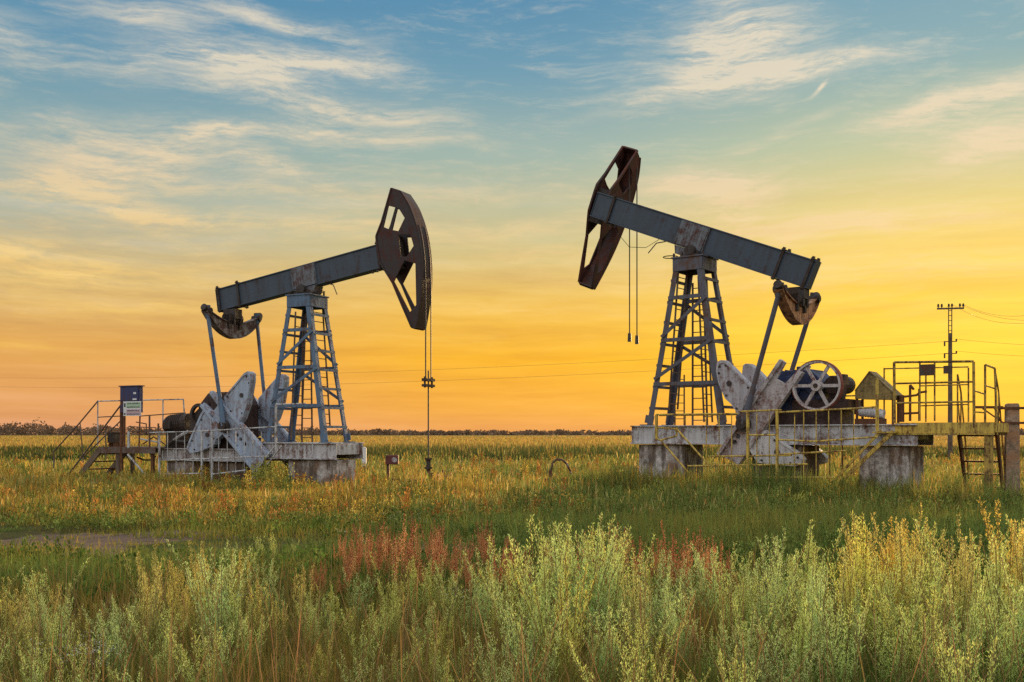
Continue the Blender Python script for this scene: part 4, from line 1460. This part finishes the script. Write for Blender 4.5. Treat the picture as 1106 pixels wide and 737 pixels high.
# dark green reed belt
x, y = scatter(46000, 60.0, 106.0, 1.2)
k = rng.uniform(0, 1, len(x)) < np.clip(1.0 + 0.5 * smooth_noise(x, y * 0.4, 0.09, 8) - 0.9 * (y > 92), 0.12, 1)
x, y = x[k], y[k]
n = len(x)
sn = smooth_noise(x, y, 0.06, 5)
c = mixcol(jit((0.050, 0.066, 0.024), n), jit((0.085, 0.105, 0.034), n), np.clip(0.4 + 0.5 * sn, 0, 1))
c = np.where((rng.uniform(0, 1, n) < 0.16 + 0.12 * sn)[:, None], jit((0.30, 0.23, 0.07), n), c)
blades('reed_belt', x, y, rng.uniform(0.35, 0.80, n) * (1 + 0.20 * sn), 0.0011 * y, c, M['grass'], 'dark green belt of tall reeds across the far field', 'reeds', 0.25)

# far golden field
x, y = scatter(80000, 96.0, 900.0, 1.2)
n = len(x)
c = jit((0.36, 0.26, 0.075), n, 0.25)
blades('far_field_grass', x, y, rng.uniform(0.3, 0.75, n), 0.0012 * y, c, M['grass'], 'far golden field reaching to the tree line', 'grass', 0.2)


# ------------------------------------------------------------------ leafy plants
class LeafMesh:
    def __init__(s):
        s.v, s.q, s.c = [], [], []

    def leaf(s, p, d, side, ln, wd, colr):
        """One narrow leaf: a kite of four corners."""
        b = len(s.v)
        s.v += [p, p + d * (ln * 0.45) + side * wd, p + d * ln, p + d * (ln * 0.45) - side * wd]
        s.q.append((b, b + 1, b + 2, b + 3))
        s.c += [colr] * 4

    def stem(s, pts, w, colr):
        for a, c in zip(pts[:-1], pts[1:]):
            for sd in (np.array((w, 0, 0)), np.array((0, w, 0))):
                b = len(s.v)
                s.v += [a - sd, a + sd, c + sd, c - sd]
                s.q.append((b, b + 1, b + 2, b + 3))
                s.c += [colr] * 4

    def build(s, name, mat):
        return mesh_np(name, np.array(s.v), np.array(s.q), np.array(s.c), mat)


def unit(v):
    return v / (np.linalg.norm(v) + 1e-9)


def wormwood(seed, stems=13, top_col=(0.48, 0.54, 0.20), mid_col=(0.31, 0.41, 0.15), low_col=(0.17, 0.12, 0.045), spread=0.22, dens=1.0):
    r = np.random.default_rng(seed)
    lm = LeafMesh()
    for i in range(stems):
        az = r.uniform(0, 2 * np.pi)
        out = np.array((np.cos(az), np.sin(az), 0))
        base = out * r.uniform(0.0, 0.10)
        H = r.uniform(0.62, 1.0)
        ln = abs(r.normal(0, spread)) * 0.8
        ctr = lambda t: base + out * (ln * H * t ** 1.5) + np.array((0, 0, H * t * (1 - 0.12 * ln)))
        pts = [ctr(t) for t in np.linspace(0, 1, 6)]
        lm.stem(pts, 0.0032, np.array((0.20, 0.16, 0.08)) * r.uniform(0.7, 1.2))
        nb = int(34 * dens)
        sc = r.uniform(0.75, 1.2)
        for b in range(nb):
            t = 0.12 + 0.88 * (b + r.uniform(0, 1)) / nb
            p0 = ctr(min(t, 0.99))
            a2 = r.uniform(0, 2 * np.pi)
            bl = (0.15 * (1 - t) ** 0.8 + 0.022) * r.uniform(0.5, 1.25) * sc
            up = 1.0 + 1.0 * t
            bd = unit(np.array((np.cos(a2), np.sin(a2), up)))
            nlf = max(3, int(bl / 0.0095))
            for j in range(nlf):
                q = p0 + bd * (bl * (j + 0.6) / nlf) + r.normal(0, 0.0035, 3)
                d = unit(bd * 1.0 + r.normal(0, 0.42, 3) + np.array((0, 0, 0.25)))
                side = unit(np.cross(d, r.normal(0, 1, 3)))
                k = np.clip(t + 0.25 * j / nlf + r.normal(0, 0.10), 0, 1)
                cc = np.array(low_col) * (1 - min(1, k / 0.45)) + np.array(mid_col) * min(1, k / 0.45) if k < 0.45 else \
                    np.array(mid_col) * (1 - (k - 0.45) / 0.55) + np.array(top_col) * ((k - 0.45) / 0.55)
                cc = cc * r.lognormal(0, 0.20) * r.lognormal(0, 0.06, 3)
                lm.leaf(q, d, side, r.uniform(0.014, 0.034), r.uniform(0.0015, 0.0031), cc)
        for j in range(34):                                # dense bud spire at the tip
            t = r.uniform(0.80, 1.0)
            q = ctr(t) + r.normal(0, 0.007 * (1.25 - t) * 4, 3) * np.array((1, 1, 0.5))
            d = unit(r.normal(0, 0.5, 3) + np.array((0, 0, 1.1)))
            side = unit(np.cross(d, r.normal(0, 1, 3)))
            lm.leaf(q, d, side, r.uniform(0.012, 0.024), r.uniform(0.002, 0.0036), np.array(top_col) * r.lognormal(0, 0.2) * r.lognormal(0, 0.05, 3))
    return lm


def dock(seed, stems=3, c1=(0.40, 0.145, 0.070), c2=(0.56, 0.32, 0.13)):
    r = np.random.default_rng(seed)
    lm = LeafMesh()
    for i in range(stems):
        az = r.uniform(0, 2 * np.pi)
        out = np.array((np.cos(az), np.sin(az), 0))
        base = out * r.uniform(0.0, 0.10)
        H = r.uniform(0.65, 1.0)
        ln = abs(r.normal(0, 0.10))
        ctr = lambda t: base + out * (ln * H * t ** 1.6) + np.array((0, 0, H * t))
        lm.stem([ctr(t) for t in np.linspace(0, 1, 5)], 0.004, np.array((0.20, 0.08, 0.04)))
        tone = r.uniform(0, 1)
        cc0 = np.array(c1) * (1 - tone) + np.array(c2) * tone
        branches = [(None, 0.45, 1.0)] + [(r.uniform(0, 6.28), r.uniform(0.40, 0.66), r.uniform(0.14, 0.30)) for _ in range(5)]
        for a2, t0, l in branches:
            m = 150 if a2 is None else 50
            for j in range(m):
                u = r.uniform(0, 1)
                if a2 is None:
                    q = ctr(t0 + (1 - t0) * u)
                    rad = 0.020 * (1 - u) ** 0.6 + 0.004
                else:
                    bd = unit(np.array((np.cos(a2) * 0.28, np.sin(a2) * 0.28, 1.0)))
                    q = ctr(t0) + bd * (l * u)
                    rad = 0.011 * (1 - u) ** 0.5 + 0.003
                cl = 0.6 + 0.4 * math.sin(u * 60)            # seeds sit in whorls
                q = q + r.normal(0, rad * cl, 3) * np.array((1, 1, 0.6))
                d = unit(r.normal(0, 0.8, 3) + np.array((0, 0, -0.3)))
                side = unit(np.cross(d, r.normal(0, 1, 3)))
                lm.leaf(q, d, side, r.uniform(0.010, 0.018), r.uniform(0.0035, 0.006), cc0 * r.lognormal(0, 0.25) * r.lognormal(0, 0.08, 3))
        for j in range(5):                                 # long basal leaves
            a3 = r.uniform(0, 6.28)
            d = unit(np.array((np.cos(a3), np.sin(a3), 1.2)))
            side = unit(np.cross(d, (0, 0, 1)))
            lm.leaf(base + np.array((0, 0, 0.02)), d, side, r.uniform(0.14, 0.28), r.uniform(0.012, 0.022), np.array((0.12, 0.13, 0.035)) * r.lognormal(0, 0.25))
    return lm


def place(proto_list, used, i, x, y, h, rz, label, cat, group, wide=1.0):
    pr = proto_list[i]
    if not used[i]:
        used[i] = True
        o = pr
    else:
        o = pr.copy()
        col.objects.link(o)
    o.location = (x, y, -0.02)
    o.rotation_euler = (random.gauss(0, 0.075), random.gauss(0, 0.075), rz)
    o.scale = (h * wide, h * wide, h)
    tag(o, label, cat, group)
    return o


def drop_unused(protos, used):
    for p, u in zip(protos, used):
        if not u:
            bpy.data.objects.remove(p)


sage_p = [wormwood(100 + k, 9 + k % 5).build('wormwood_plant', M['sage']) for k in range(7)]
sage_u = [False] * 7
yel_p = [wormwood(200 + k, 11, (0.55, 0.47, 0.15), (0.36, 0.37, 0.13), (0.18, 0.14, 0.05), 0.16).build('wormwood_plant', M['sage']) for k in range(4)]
yel_u = [False] * 4
dock_p = [dock(300 + k, 2 + k % 2).build('dock_plant', M['dock']) for k in range(6)]
dock_u = [False] * 6

ENV = [(-90, 600), (0, 612), (40, 618), (90, 625), (118, 648), (130, 612), (160, 600), (200, 596), (240, 590), (275, 606), (292, 640), (330, 622), (355, 650), (400, 625), (440, 612),
       (490, 615), (530, 605), (560, 590), (600, 562), (640, 574), (680, 578), (715, 605), (750, 612), (790, 598), (830, 575), (870, 585), (905, 562), (945, 552), (975, 570), (1010, 575), (1060, 562), (1106, 550), (1200, 550)]
ex_, ey_ = [a for a, b in ENV], [b for a, b in ENV]
count = 0
GS = 'wormwood plants in the foreground thicket'
GY = 'yellow tipped wormwood plants at the back of the thicket'
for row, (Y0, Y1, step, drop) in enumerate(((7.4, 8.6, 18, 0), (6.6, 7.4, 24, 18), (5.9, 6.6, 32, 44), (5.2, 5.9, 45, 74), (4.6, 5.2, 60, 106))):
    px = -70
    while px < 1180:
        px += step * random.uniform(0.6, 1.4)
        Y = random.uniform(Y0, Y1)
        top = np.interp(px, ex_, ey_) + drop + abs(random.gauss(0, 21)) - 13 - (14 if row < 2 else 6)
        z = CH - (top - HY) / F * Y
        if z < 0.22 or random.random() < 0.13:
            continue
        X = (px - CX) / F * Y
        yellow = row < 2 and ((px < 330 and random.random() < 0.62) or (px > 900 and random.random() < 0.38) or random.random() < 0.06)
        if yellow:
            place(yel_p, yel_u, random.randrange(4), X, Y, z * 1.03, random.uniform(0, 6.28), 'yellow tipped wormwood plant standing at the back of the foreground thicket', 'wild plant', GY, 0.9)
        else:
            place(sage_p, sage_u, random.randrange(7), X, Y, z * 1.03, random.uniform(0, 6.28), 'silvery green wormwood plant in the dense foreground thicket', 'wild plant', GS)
        count += 1
# a few paler clumps further back at the left
for px, top, Y in ((283, 572, 12.5), (297, 570, 12.2), (315, 578, 12.6), (340, 590, 11.8), (272, 585, 11.5), (330, 600, 11.0)):
    z = CH - (top - HY) / F * Y
    place(sage_p, sage_u, random.randrange(7), (px - CX) / F * Y, Y, z, random.uniform(0, 6.28), 'pale wormwood plant in the small clump near the dirt track', 'wild plant', 'wormwood clump near the dirt track')
# rust-red docks
for px, top, Y in [(366 + 3.5 * k + random.uniform(-2, 2), None, random.uniform(8.8, 11.8)) for k in range(58)] + [(random.uniform(560, 690), None, random.uniform(8.8, 10.0)) for _ in range(18)] + \
        [(692 + 5.5 * k + random.uniform(-3, 3), None, random.uniform(8.4, 10.0)) for k in range(20)] + [(random.uniform(330, 380), None, random.uniform(9, 10)) for _ in range(7)]:
    ev = np.interp(px, [330, 375, 400, 440, 480, 530, 560, 600, 640, 665, 700, 730, 760, 800], [620, 575, 562, 560, 575, 570, 585, 580, 562, 575, 568, 572, 580, 590])
    top = ev - 20 + abs(random.gauss(0, 26))
    z = CH - (top - HY) / F * Y
    place(dock_p, dock_u, random.randrange(6), (px - CX) / F * Y, Y, max(z, 0.3), random.uniform(0, 6.28), 'rust red seeding dock plant behind the foreground wormwoods', 'wild plant', 'rust red dock plants')
drop_unused(sage_p, sage_u); drop_unused(yel_p, yel_u); drop_unused(dock_p, dock_u)

# low broad-leaved herbs (ground cover) and white flower specks in the green middle ground
lm = LeafMesh()
r = np.random.default_rng(77)
for i in range(1150):
    y = 1 / r.uniform(1 / 18.5, 1 / 9.0)
    x = r.uniform(-0.62, 0.62) * y
    if i >= 900:
        y = r.uniform(33, 46)
        x = r.uniform(-0.62, -0.36) * y
    if on_track(np.array([x]), np.array([y]))[0] or (x < -0.5 and 11.8 < y < 14.6 and r.uniform() < 0.75):
        continue
    hh = r.uniform(0.10, 0.30)
    tone = np.array((0.075, 0.13, 0.025)) * r.lognormal(0, 0.3)
    for j in range(26):
        t = r.uniform(0.1, 1)
        p = np.array((x, y, 0.0)) + np.array((r.normal(0, 0.09), r.normal(0, 0.09), hh * t))
        d = unit(r.normal(0, 1, 3) + np.array((0, 0, 0.6)))
        side = unit(np.cross(d, r.normal(0, 1, 3)))
        lm.leaf(p, d, side, r.uniform(0.04, 0.09), r.uniform(0.010, 0.022), tone * r.lognormal(0, 0.2))
o = lm.build('low_herbs', M['herb'])
tag(o, 'low dark green leafy herbs covering the middle ground', 'ground cover', None, 'stuff')
lm = LeafMesh()
for i in range(150):
    cx0, cy0 = [(603, 575), (664, 573), (430, 560), (95, 700), (105, 712), (900, 560), (60, 705), (480, 640), (380, 575), (240, 640)][r.integers(0, 10)]
    px, py = cx0 + r.normal(0, 16), cy0 + r.normal(0, 5)
    Y = F * 1.3 / max(py - HY, 60)
    X = (px - CX) / F * Y
    z = r.uniform(0.28, 0.36)
    for j in range(7):
        p = np.array((X, Y, z)) + r.normal(0, 0.016, 3) * np.array((1, 1, 0.3))
        d = unit(r.normal(0, 1, 3) * np.array((1, 1, 0.3)))
        lm.leaf(p, d, unit(np.cross(d, (0.2, 0.1, 1))), 0.012, 0.005, np.array((0.7, 0.68, 0.60)))
    lm.stem([np.array((X, Y, 0)), np.array((X, Y, z))], 0.0025, np.array((0.10, 0.14, 0.04)))
o = lm.build('white_flowers', M['herb'])
tag(o, 'scattered small white flower heads in the grass', 'flowers', None, 'stuff')

lm = LeafMesh()
r = np.random.default_rng(91)
for i in range(2100):
    y = 1 / r.uniform(1 / 62, 1 / 11.5)
    x = r.uniform(-0.62, 0.62) * y
    if i < 26:                                             # the clump against the left base
        y = r.uniform(26.6, 28.6)
        x = (r.normal(291, 10) - CX) / F * y
    if on_track(np.array([x]), np.array([y]))[0] or (x < -0.5 and 11 < y < 15.5 and r.uniform() < 0.85):
        continue
    u = x / y
    green = (u > 0.08 and y < 29) or y < 17
    hh = r.uniform(0.30, 0.62) * (0.6 if y < 17 else 1.0) * (1.25 if r.uniform() < 0.12 else 1)
    pick = r.uniform()
    tone = np.array((0.15, 0.19, 0.05)) if (green or pick < 0.35) else (np.array((0.44, 0.33, 0.07)) if pick < 0.75 else np.array((0.38, 0.18, 0.05)))
    if i < 26:
        hh, tone = r.uniform(0.55, 1.0), np.array((0.34, 0.33, 0.08))
    tone = tone * r.lognormal(0, 0.2)
    ns = r.integers(2, 6)
    for k in range(ns):
        a_ = r.uniform(0, 6.28)
        b_ = np.array((x + r.normal(0, 0.08), y + r.normal(0, 0.08), 0.0))
        tip = b_ + np.array((np.cos(a_) * 0.12, np.sin(a_) * 0.12, hh * r.uniform(0.7, 1)))
        lm.stem([b_, tip], 0.002 + 0.0001 * y, tone * 0.6)
        for j in range(16):
            t = r.uniform(0.25, 1) ** 0.7
            p = b_ + (tip - b_) * t + r.normal(0, 0.05 * (1.15 - t), 3)
            d = unit(r.normal(0, 0.7, 3) + np.array((0, 0, 0.9)))
            lm.leaf(p, d, unit(np.cross(d, r.normal(0, 1, 3))), r.uniform(0.03, 0.07), 0.006 + 0.0003 * y, tone * r.lognormal(0, 0.22))
o = lm.build('meadow_weeds', M['herb'])
tag(o, 'loose green and yellow weeds standing up out of the meadow grass', 'weeds', None, 'stuff')

# ------------------------------------------------------------------ far tree line (reads as one mass)
lm = LeafMesh()
r = np.random.default_rng(5)
for i in range(1500):
    Y = r.uniform(1150, 1400)
    u = r.uniform(-0.62, 0.62)
    X = u * Y
    px = CX + F * u
    hgt = np.interp(px, [-100, 0, 60, 130, 200, 330, 400, 450, 550, 700, 1000, 1106, 1250], [12.5, 12.5, 12, 11, 9.5, 6.5, 6.5, 6, 5.0, 5.5, 6, 6, 6]) * r.uniform(0.72, 1.12)
    hgt *= 1 + 0.22 * math.sin(px * 0.045) * math.sin(px * 0.021 + 1) + 0.16 * math.sin(px * 0.19)
    if r.uniform() < 0.06:
        hgt *= 1.3
    tone = np.array((0.15, 0.105, 0.075)) * r.lognormal(0, 0.2)  # lightened brown: distance haze put into the foliage colour
    for j in range(26):
        t = r.uniform(0, 1)
        p = np.array((X + r.normal(0, 3.2) * (1.1 - 0.7 * t), Y + r.normal(0, 3), hgt * t * 0.92))
        d = unit(r.normal(0, 1, 3) + np.array((0, 0, 0.5)))
        side = unit(np.cross(d, r.normal(0, 1, 3)))
        lm.leaf(p, d, side, r.uniform(1.6, 3.4), r.uniform(0.7, 1.4), tone * r.lognormal(0, 0.2))
M['far_tree'] = leafmat('far tree foliage', 0.2, 1.0, 0.0)
o = lm.build('far_wood', M['far_tree'])
tag(o, 'dark far-off wood along the horizon', 'wood', None, 'stuff')

# ------------------------------------------------------------------ sky and light
SUN_AZ, SUN_EL = R(26), R(7.5)                 # to the right of the view direction, low
world = bpy.data.worlds.new('World')
scene.world = world
world.use_nodes = True
nt = world.node_tree
for n_ in list(nt.nodes):
    nt.nodes.remove(n_)
L = nt.links.new
tc = N(nt, 'ShaderNodeTexCoord')
vn = N(nt, 'ShaderNodeVectorMath', operation='NORMALIZE')
L(tc.outputs['Generated'], vn.inputs[0])
sep = N(nt, 'ShaderNodeSeparateXYZ')
L(vn.outputs[0], sep.inputs[0])
dx, dy, dz = sep.outputs
az = math_n(nt, 'ARCTAN2', dx, dy)             # 0 straight ahead, positive to the right
el = math_n(nt, 'ARCSINE', dz)
elc = math_n(nt, 'MAXIMUM', el, 0.0)
e01 = math_n(nt, 'DIVIDE', elc, math.pi / 2, clamp=True)
E = lambda py: math.atan((HY - py) / F) / (math.pi / 2)
LEFT = [(0.0, s2l(222, 156, 110)), (E(440), s2l(229, 164, 100)), (E(380), s2l(228, 170, 88)), (E(310), s2l(206, 180, 124)), (E(240), s2l(174, 182, 166)),
        (E(160), s2l(134, 166, 172)), (E(80), s2l(98, 148, 174)), (E(0), s2l(84, 138, 172)), (0.45, s2l(120, 150, 178)), (1.0, s2l(130, 155, 180))]
MIDC = [(0.0, s2l(240, 168, 96)), (E(440), s2l(246, 176, 70)), (E(390), s2l(249, 182, 40)), (E(330), s2l(239, 190, 80)), (E(260), s2l(205, 194, 142)),
        (E(170), s2l(162, 182, 170)), (E(80), s2l(112, 156, 176)), (E(0), s2l(90, 142, 174)), (0.45, s2l(120, 150, 178)), (1.0, s2l(130, 155, 180))]
RGHT = [(0.0, s2l(246, 172, 72)), (E(440), s2l(250, 190, 40)), (E(385), s2l(254, 208, 28)), (E(320), s2l(247, 203, 66)), (E(250), s2l(228, 204, 118)),
        (E(170), s2l(184, 194, 160)), (E(90), s2l(134, 170, 176)), (E(0), s2l(116, 160, 180)), (0.45, s2l(125, 155, 180)), (1.0, s2l(130, 155, 180))]
cl_, cm_, cr_ = ramp(nt, e01, LEFT), ramp(nt, e01, MIDC), ramp(nt, e01, RGHT)


def sstep(v, a, b):
    n = nt.nodes.new('ShaderNodeMapRange')
    n.interpolation_type = 'SMOOTHSTEP'
    n.inputs['From Min'].default_value, n.inputs['From Max'].default_value = a, b
    L(v, n.inputs['Value'])
    return n.outputs[0]


base = mixc(nt, sstep(az, -0.42, 0.0), cl_, cm_)
base = mixc(nt, sstep(az, 0.0, 0.36), base, cr_)
# cirrus: fibrous noise in azimuth/elevation, gathered into drifts
comb = N(nt, 'ShaderNodeCombineXYZ')
L(az, comb.inputs[0]); L(el, comb.inputs[1])
warp = N(nt, 'ShaderNodeTexNoise', i_Scale=4.0, i_Detail=6.0, i_Roughness=0.5)
L(comb.outputs[0], warp.inputs['Vector'])
wsub = N(nt, 'ShaderNodeVectorMath', operation='SUBTRACT')
L(warp.outputs['Color'], wsub.inputs[0]); wsub.inputs[1].default_value = (0.5, 0.5, 0.5)
wsc = N(nt, 'ShaderNodeVectorMath', operation='MULTIPLY')
L(wsub.outputs[0], wsc.inputs[0]); wsc.inputs[1].default_value = (0.15, 0.055, 0)
wadd = N(nt, 'ShaderNodeVectorMath', operation='ADD')
L(comb.outputs[0], wadd.inputs[0]); L(wsc.outputs[0], wadd.inputs[1])


def fibre(rot, sx, sy, seed, detail=9.0, rough=0.6):
    mp = N(nt, 'ShaderNodeMapping')
    mp.inputs['Rotation'].default_value = (0, 0, R(rot))
    mp.inputs['Location'].default_value = (seed, seed * 0.7, seed * 0.3)
    mp.inputs['Scale'].default_value = (sx, sy, 1)
    L(wadd.outputs[0], mp.inputs['Vector'])
    n = N(nt, 'ShaderNodeTexNoise', i_Scale=1.0, i_Detail=detail, i_Roughness=rough)
    L(mp.outputs[0], n.inputs['Vector'])
    return n.outputs['Fac']


fA, fB, fC = fibre(5, 7, 42, 3.1, 12, 0.66), fibre(-14, 9, 48, 8.7, 12, 0.66), fibre(10, 22, 130, 1.3, 12, 0.72)


def drift(px, py, hx, hy, rot, amp, soft=1.0):
    """A soft elongated drift of cloud around one direction of the sky (given by its place in the photo)."""
    a0, e0 = math.atan((px - CX) / F), math.atan((HY - py) / math.hypot(F, px - CX))
    sub = N(nt, 'ShaderNodeVectorMath', operation='SUBTRACT')
    L(wadd.outputs[0], sub.inputs[0]); sub.inputs[1].default_value = (a0, e0, 0)
    mp = N(nt, 'ShaderNodeMapping', vector_type='TEXTURE')
    mp.inputs['Rotation'].default_value = (0, 0, R(rot))
    mp.inputs['Scale'].default_value = (hx / F, hy / F, 1)
    L(sub.outputs[0], mp.inputs['Vector'])
    ln = N(nt, 'ShaderNodeVectorMath', operation='LENGTH')
    L(mp.outputs[0], ln.inputs[0])
    g_ = math_n(nt, 'MULTIPLY', ln.outputs['Value'], ln.outputs['Value'])
    g_ = math_n(nt, 'EXPONENT', math_n(nt, 'MULTIPLY', g_, -soft))
    return math_n(nt, 'MULTIPLY', g_, amp)


def total(lst):
    s_ = lst[0]
    for v in lst[1:]:
        s_ = math_n(nt, 'ADD', s_, v)
    return s_


drifts = total([
    drift(235, 74, 80, 14, -1, 1.05), drift(345, 72, 70, 11, -6, 0.6), drift(150, 24, 45, 14, 6, 0.45), drift(285, 26, 90, 9, -6, 0.55), drift(395, 62, 50, 14, -12, 0.35),
    drift(370, 125, 100, 12, -4, 0.75), drift(300, 150, 80, 9, 0, 0.5), drift(410, 155, 110, 8, -3, 0.45), drift(290, 182, 60, 10, -14, 0.6), drift(225, 145, 30, 8, 4, 0.6),
    drift(110, 160, 85, 26, 4, 0.6), drift(75, 195, 90, 14, 8, 0.55), drift(150, 225, 80, 14, -14, 0.55), drift(190, 170, 30, 22, 20, 0.35), drift(10, 35, 40, 18, 0, 0.35),
    drift(300, 215, 140, 12, -4, 0.3), drift(60, 290, 120, 26, 3, 0.4),
    drift(760, 55, 60, 22, 10, 0.75), drift(850, 78, 95, 11, 3, 0.95), drift(770, 22, 40, 30, 25, 0.5), drift(740, 95, 50, 10, 14, 0.5), drift(690, 110, 60, 6, 14, 0.25), drift(862, 106, 9, 2.5, 38, 1.2), drift(800, 62, 55, 26, 8, 0.5),
    drift(1050, 108, 90, 14, 10, 0.75), drift(1085, 140, 60, 22, 6, 0.7), drift(985, 120, 60, 7, 12, 0.5), drift(1040, 172, 70, 16, 4, 0.45), drift(835, 150, 60, 5, 18, 0.25), drift(810, 100, 60, 5, 10, 0.3),
    drift(770, 205, 75, 13, -4, 0.95), drift(800, 225, 45, 22, -20, 0.85), drift(880, 250, 120, 12, 3, 0.95), drift(700, 235, 60, 16, -3, 0.45), drift(1060, 235, 60, 7, 0, 0.35),
    drift(120, 300, 150, 22, 2, 0.35), drift(480, 215, 140, 9, 0, 0.45), drift(1000, 300, 130, 10, 0, 0.4), drift(570, 275, 60, 6, 0, 0.5), drift(30, 375, 40, 4, -2, 0.5), drift(20, 270, 60, 12, 8, 0.4), drift(210, 95, 130, 10, 0, 0.35), drift(260, 240, 160, 10, -3, 0.5), drift(180, 330, 120, 8, 3, 0.4), drift(560, 330, 160, 9, -2, 0.35), drift(760, 290, 120, 8, 3, 0.4), drift(550, 250, 150, 12, 2, 0.45), drift(930, 290, 160, 14, 2, 0.4), drift(600, 300, 200, 16, 0, 0.22)])
fib = math_n(nt, 'MULTIPLY_ADD', fA, 0.45, math_n(nt, 'MULTIPLY', fC, 0.55))
fib2 = math_n(nt, 'MULTIPLY_ADD', fB, 0.5, math_n(nt, 'MULTIPLY', fC, 0.5))
fibm = math_n(nt, 'MAXIMUM', fib, math_n(nt, 'MULTIPLY', fib2, 0.97))
body = math_n(nt, 'MULTIPLY', math_n(nt, 'MULTIPLY', drifts, 1.22), sstep(fibm, 0.34, 0.59))
wisp = math_n(nt, 'MULTIPLY', sstep(fib, 0.47, 0.70), 0.38)
band = math_n(nt, 'MULTIPLY', sstep(el, 0.03, 0.12), sstep(math_n(nt, 'MULTIPLY', el, -1.0), -0.9, -0.40))
cloud = math_n(nt, 'ADD', body, math_n(nt, 'MULTIPLY', wisp, band))
cloud = math_n(nt, 'MINIMUM', cloud, 0.92)
ccol = ramp(nt, e01, [(0.0, s2l(250, 176, 92)), (E(400), s2l(250, 198, 80)), (E(300), s2l(244, 208, 132)), (E(200), s2l(230, 208, 170)), (E(90), s2l(226, 214, 190)), (0.5, s2l(225, 220, 205))])
skyc = mixc(nt, cloud, base, ccol)
# low-contrast horizontal streaks near the horizon
wl_ = N(nt, 'ShaderNodeVectorMath', operation='MULTIPLY')
L(wsub.outputs[0], wl_.inputs[0]); wl_.inputs[1].default_value = (0.20, 0.016, 0)
wl2 = N(nt, 'ShaderNodeVectorMath', operation='ADD')
L(comb.outputs[0], wl2.inputs[0]); L(wl_.outputs[0], wl2.inputs[1])
hmp = N(nt, 'ShaderNodeMapping')
hmp.inputs['Rotation'].default_value = (0, 0, R(2))
hmp.inputs['Scale'].default_value = (4.5, 55, 1)
L(wl2.outputs[0], hmp.inputs['Vector'])
hn_ = N(nt, 'ShaderNodeTexNoise', i_Scale=1.0, i_Detail=8.0, i_Roughness=0.62)
L(hmp.outputs[0], hn_.inputs['Vector'])
hb_ = hn_.outputs['Fac']
streak = ramp(nt, hb_, [(0.30, (0.89, 0.82, 0.82)), (0.5, (1.0, 0.98, 0.95)), (0.68, (1.07, 1.10, 1.30))])
stm = sstep(math_n(nt, 'MULTIPLY', el, -1.0), -0.30, -0.08)
skyc2 = mixc(nt, 1.0, skyc, streak, 'MULTIPLY')
skyc = mixc(nt, stm, skyc, skyc2)
# brightness added to the unseen sky overhead and behind, to fill the near sides
back = sstep(math_n(nt, 'MULTIPLY', dy, -1.0), -0.75, 0.35)
high = sstep(el, 0.42, 0.95)
sky_fill = math_n(nt, 'MAXIMUM', back, high)
sky_fill = math_n(nt, 'MULTIPLY', sky_fill, sstep(el, -0.02, 0.25))
vc = mixc(nt, fA, (0.95, 0.98, 1.0), (1.22, 1.22, 1.20))
skyc = mixc(nt, sky_fill, skyc, vc)
bg = N(nt, 'ShaderNodeBackground', i_Strength=1.0)
L(skyc, bg.inputs[0])
nish = N(nt, 'ShaderNodeTexSky', sky_type='NISHITA')
nish.sun_disc = False
nish.sun_elevation = SUN_EL
nish.sun_rotation = SUN_AZ
nish.dust_density = 2.0
bg2 = N(nt, 'ShaderNodeBackground', i_Strength=0.003)
L(nish.outputs[0], bg2.inputs[0])
addsh = N(nt, 'ShaderNodeAddShader')
L(bg.outputs[0], addsh.inputs[0]); L(bg2.outputs[0], addsh.inputs[1])
# below the horizon: dull ground tone
wo = N(nt, 'ShaderNodeOutputWorld')
L(addsh.outputs[0], wo.inputs[0])

sd = bpy.data.lights.new('sun', 'SUN')
sd.energy = 5.0
sd.angle = R(3.0)
sd.color = (1.0, 0.62, 0.28)
so = bpy.data.objects.new('sun', sd)
col.objects.link(so)
dirv = Vector((math.sin(SUN_AZ) * math.cos(SUN_EL), math.cos(SUN_AZ) * math.cos(SUN_EL), math.sin(SUN_EL)))
so.rotation_euler = (-dirv).to_track_quat('-Z', 'Y').to_euler()
so.location = dirv * 200

scene.view_settings.view_transform = 'Standard'
scene.view_settings.look = 'None'
scene.view_settings.exposure = 0.0
scene.view_settings.gamma = 1.0
scene.view_settings.use_curve_mapping = False
scene.render.engine = 'CYCLES'
scene.cycles.max_bounces = 6
scene.cycles.transparent_max_bounces = 4
scene.cycles.use_denoising = False
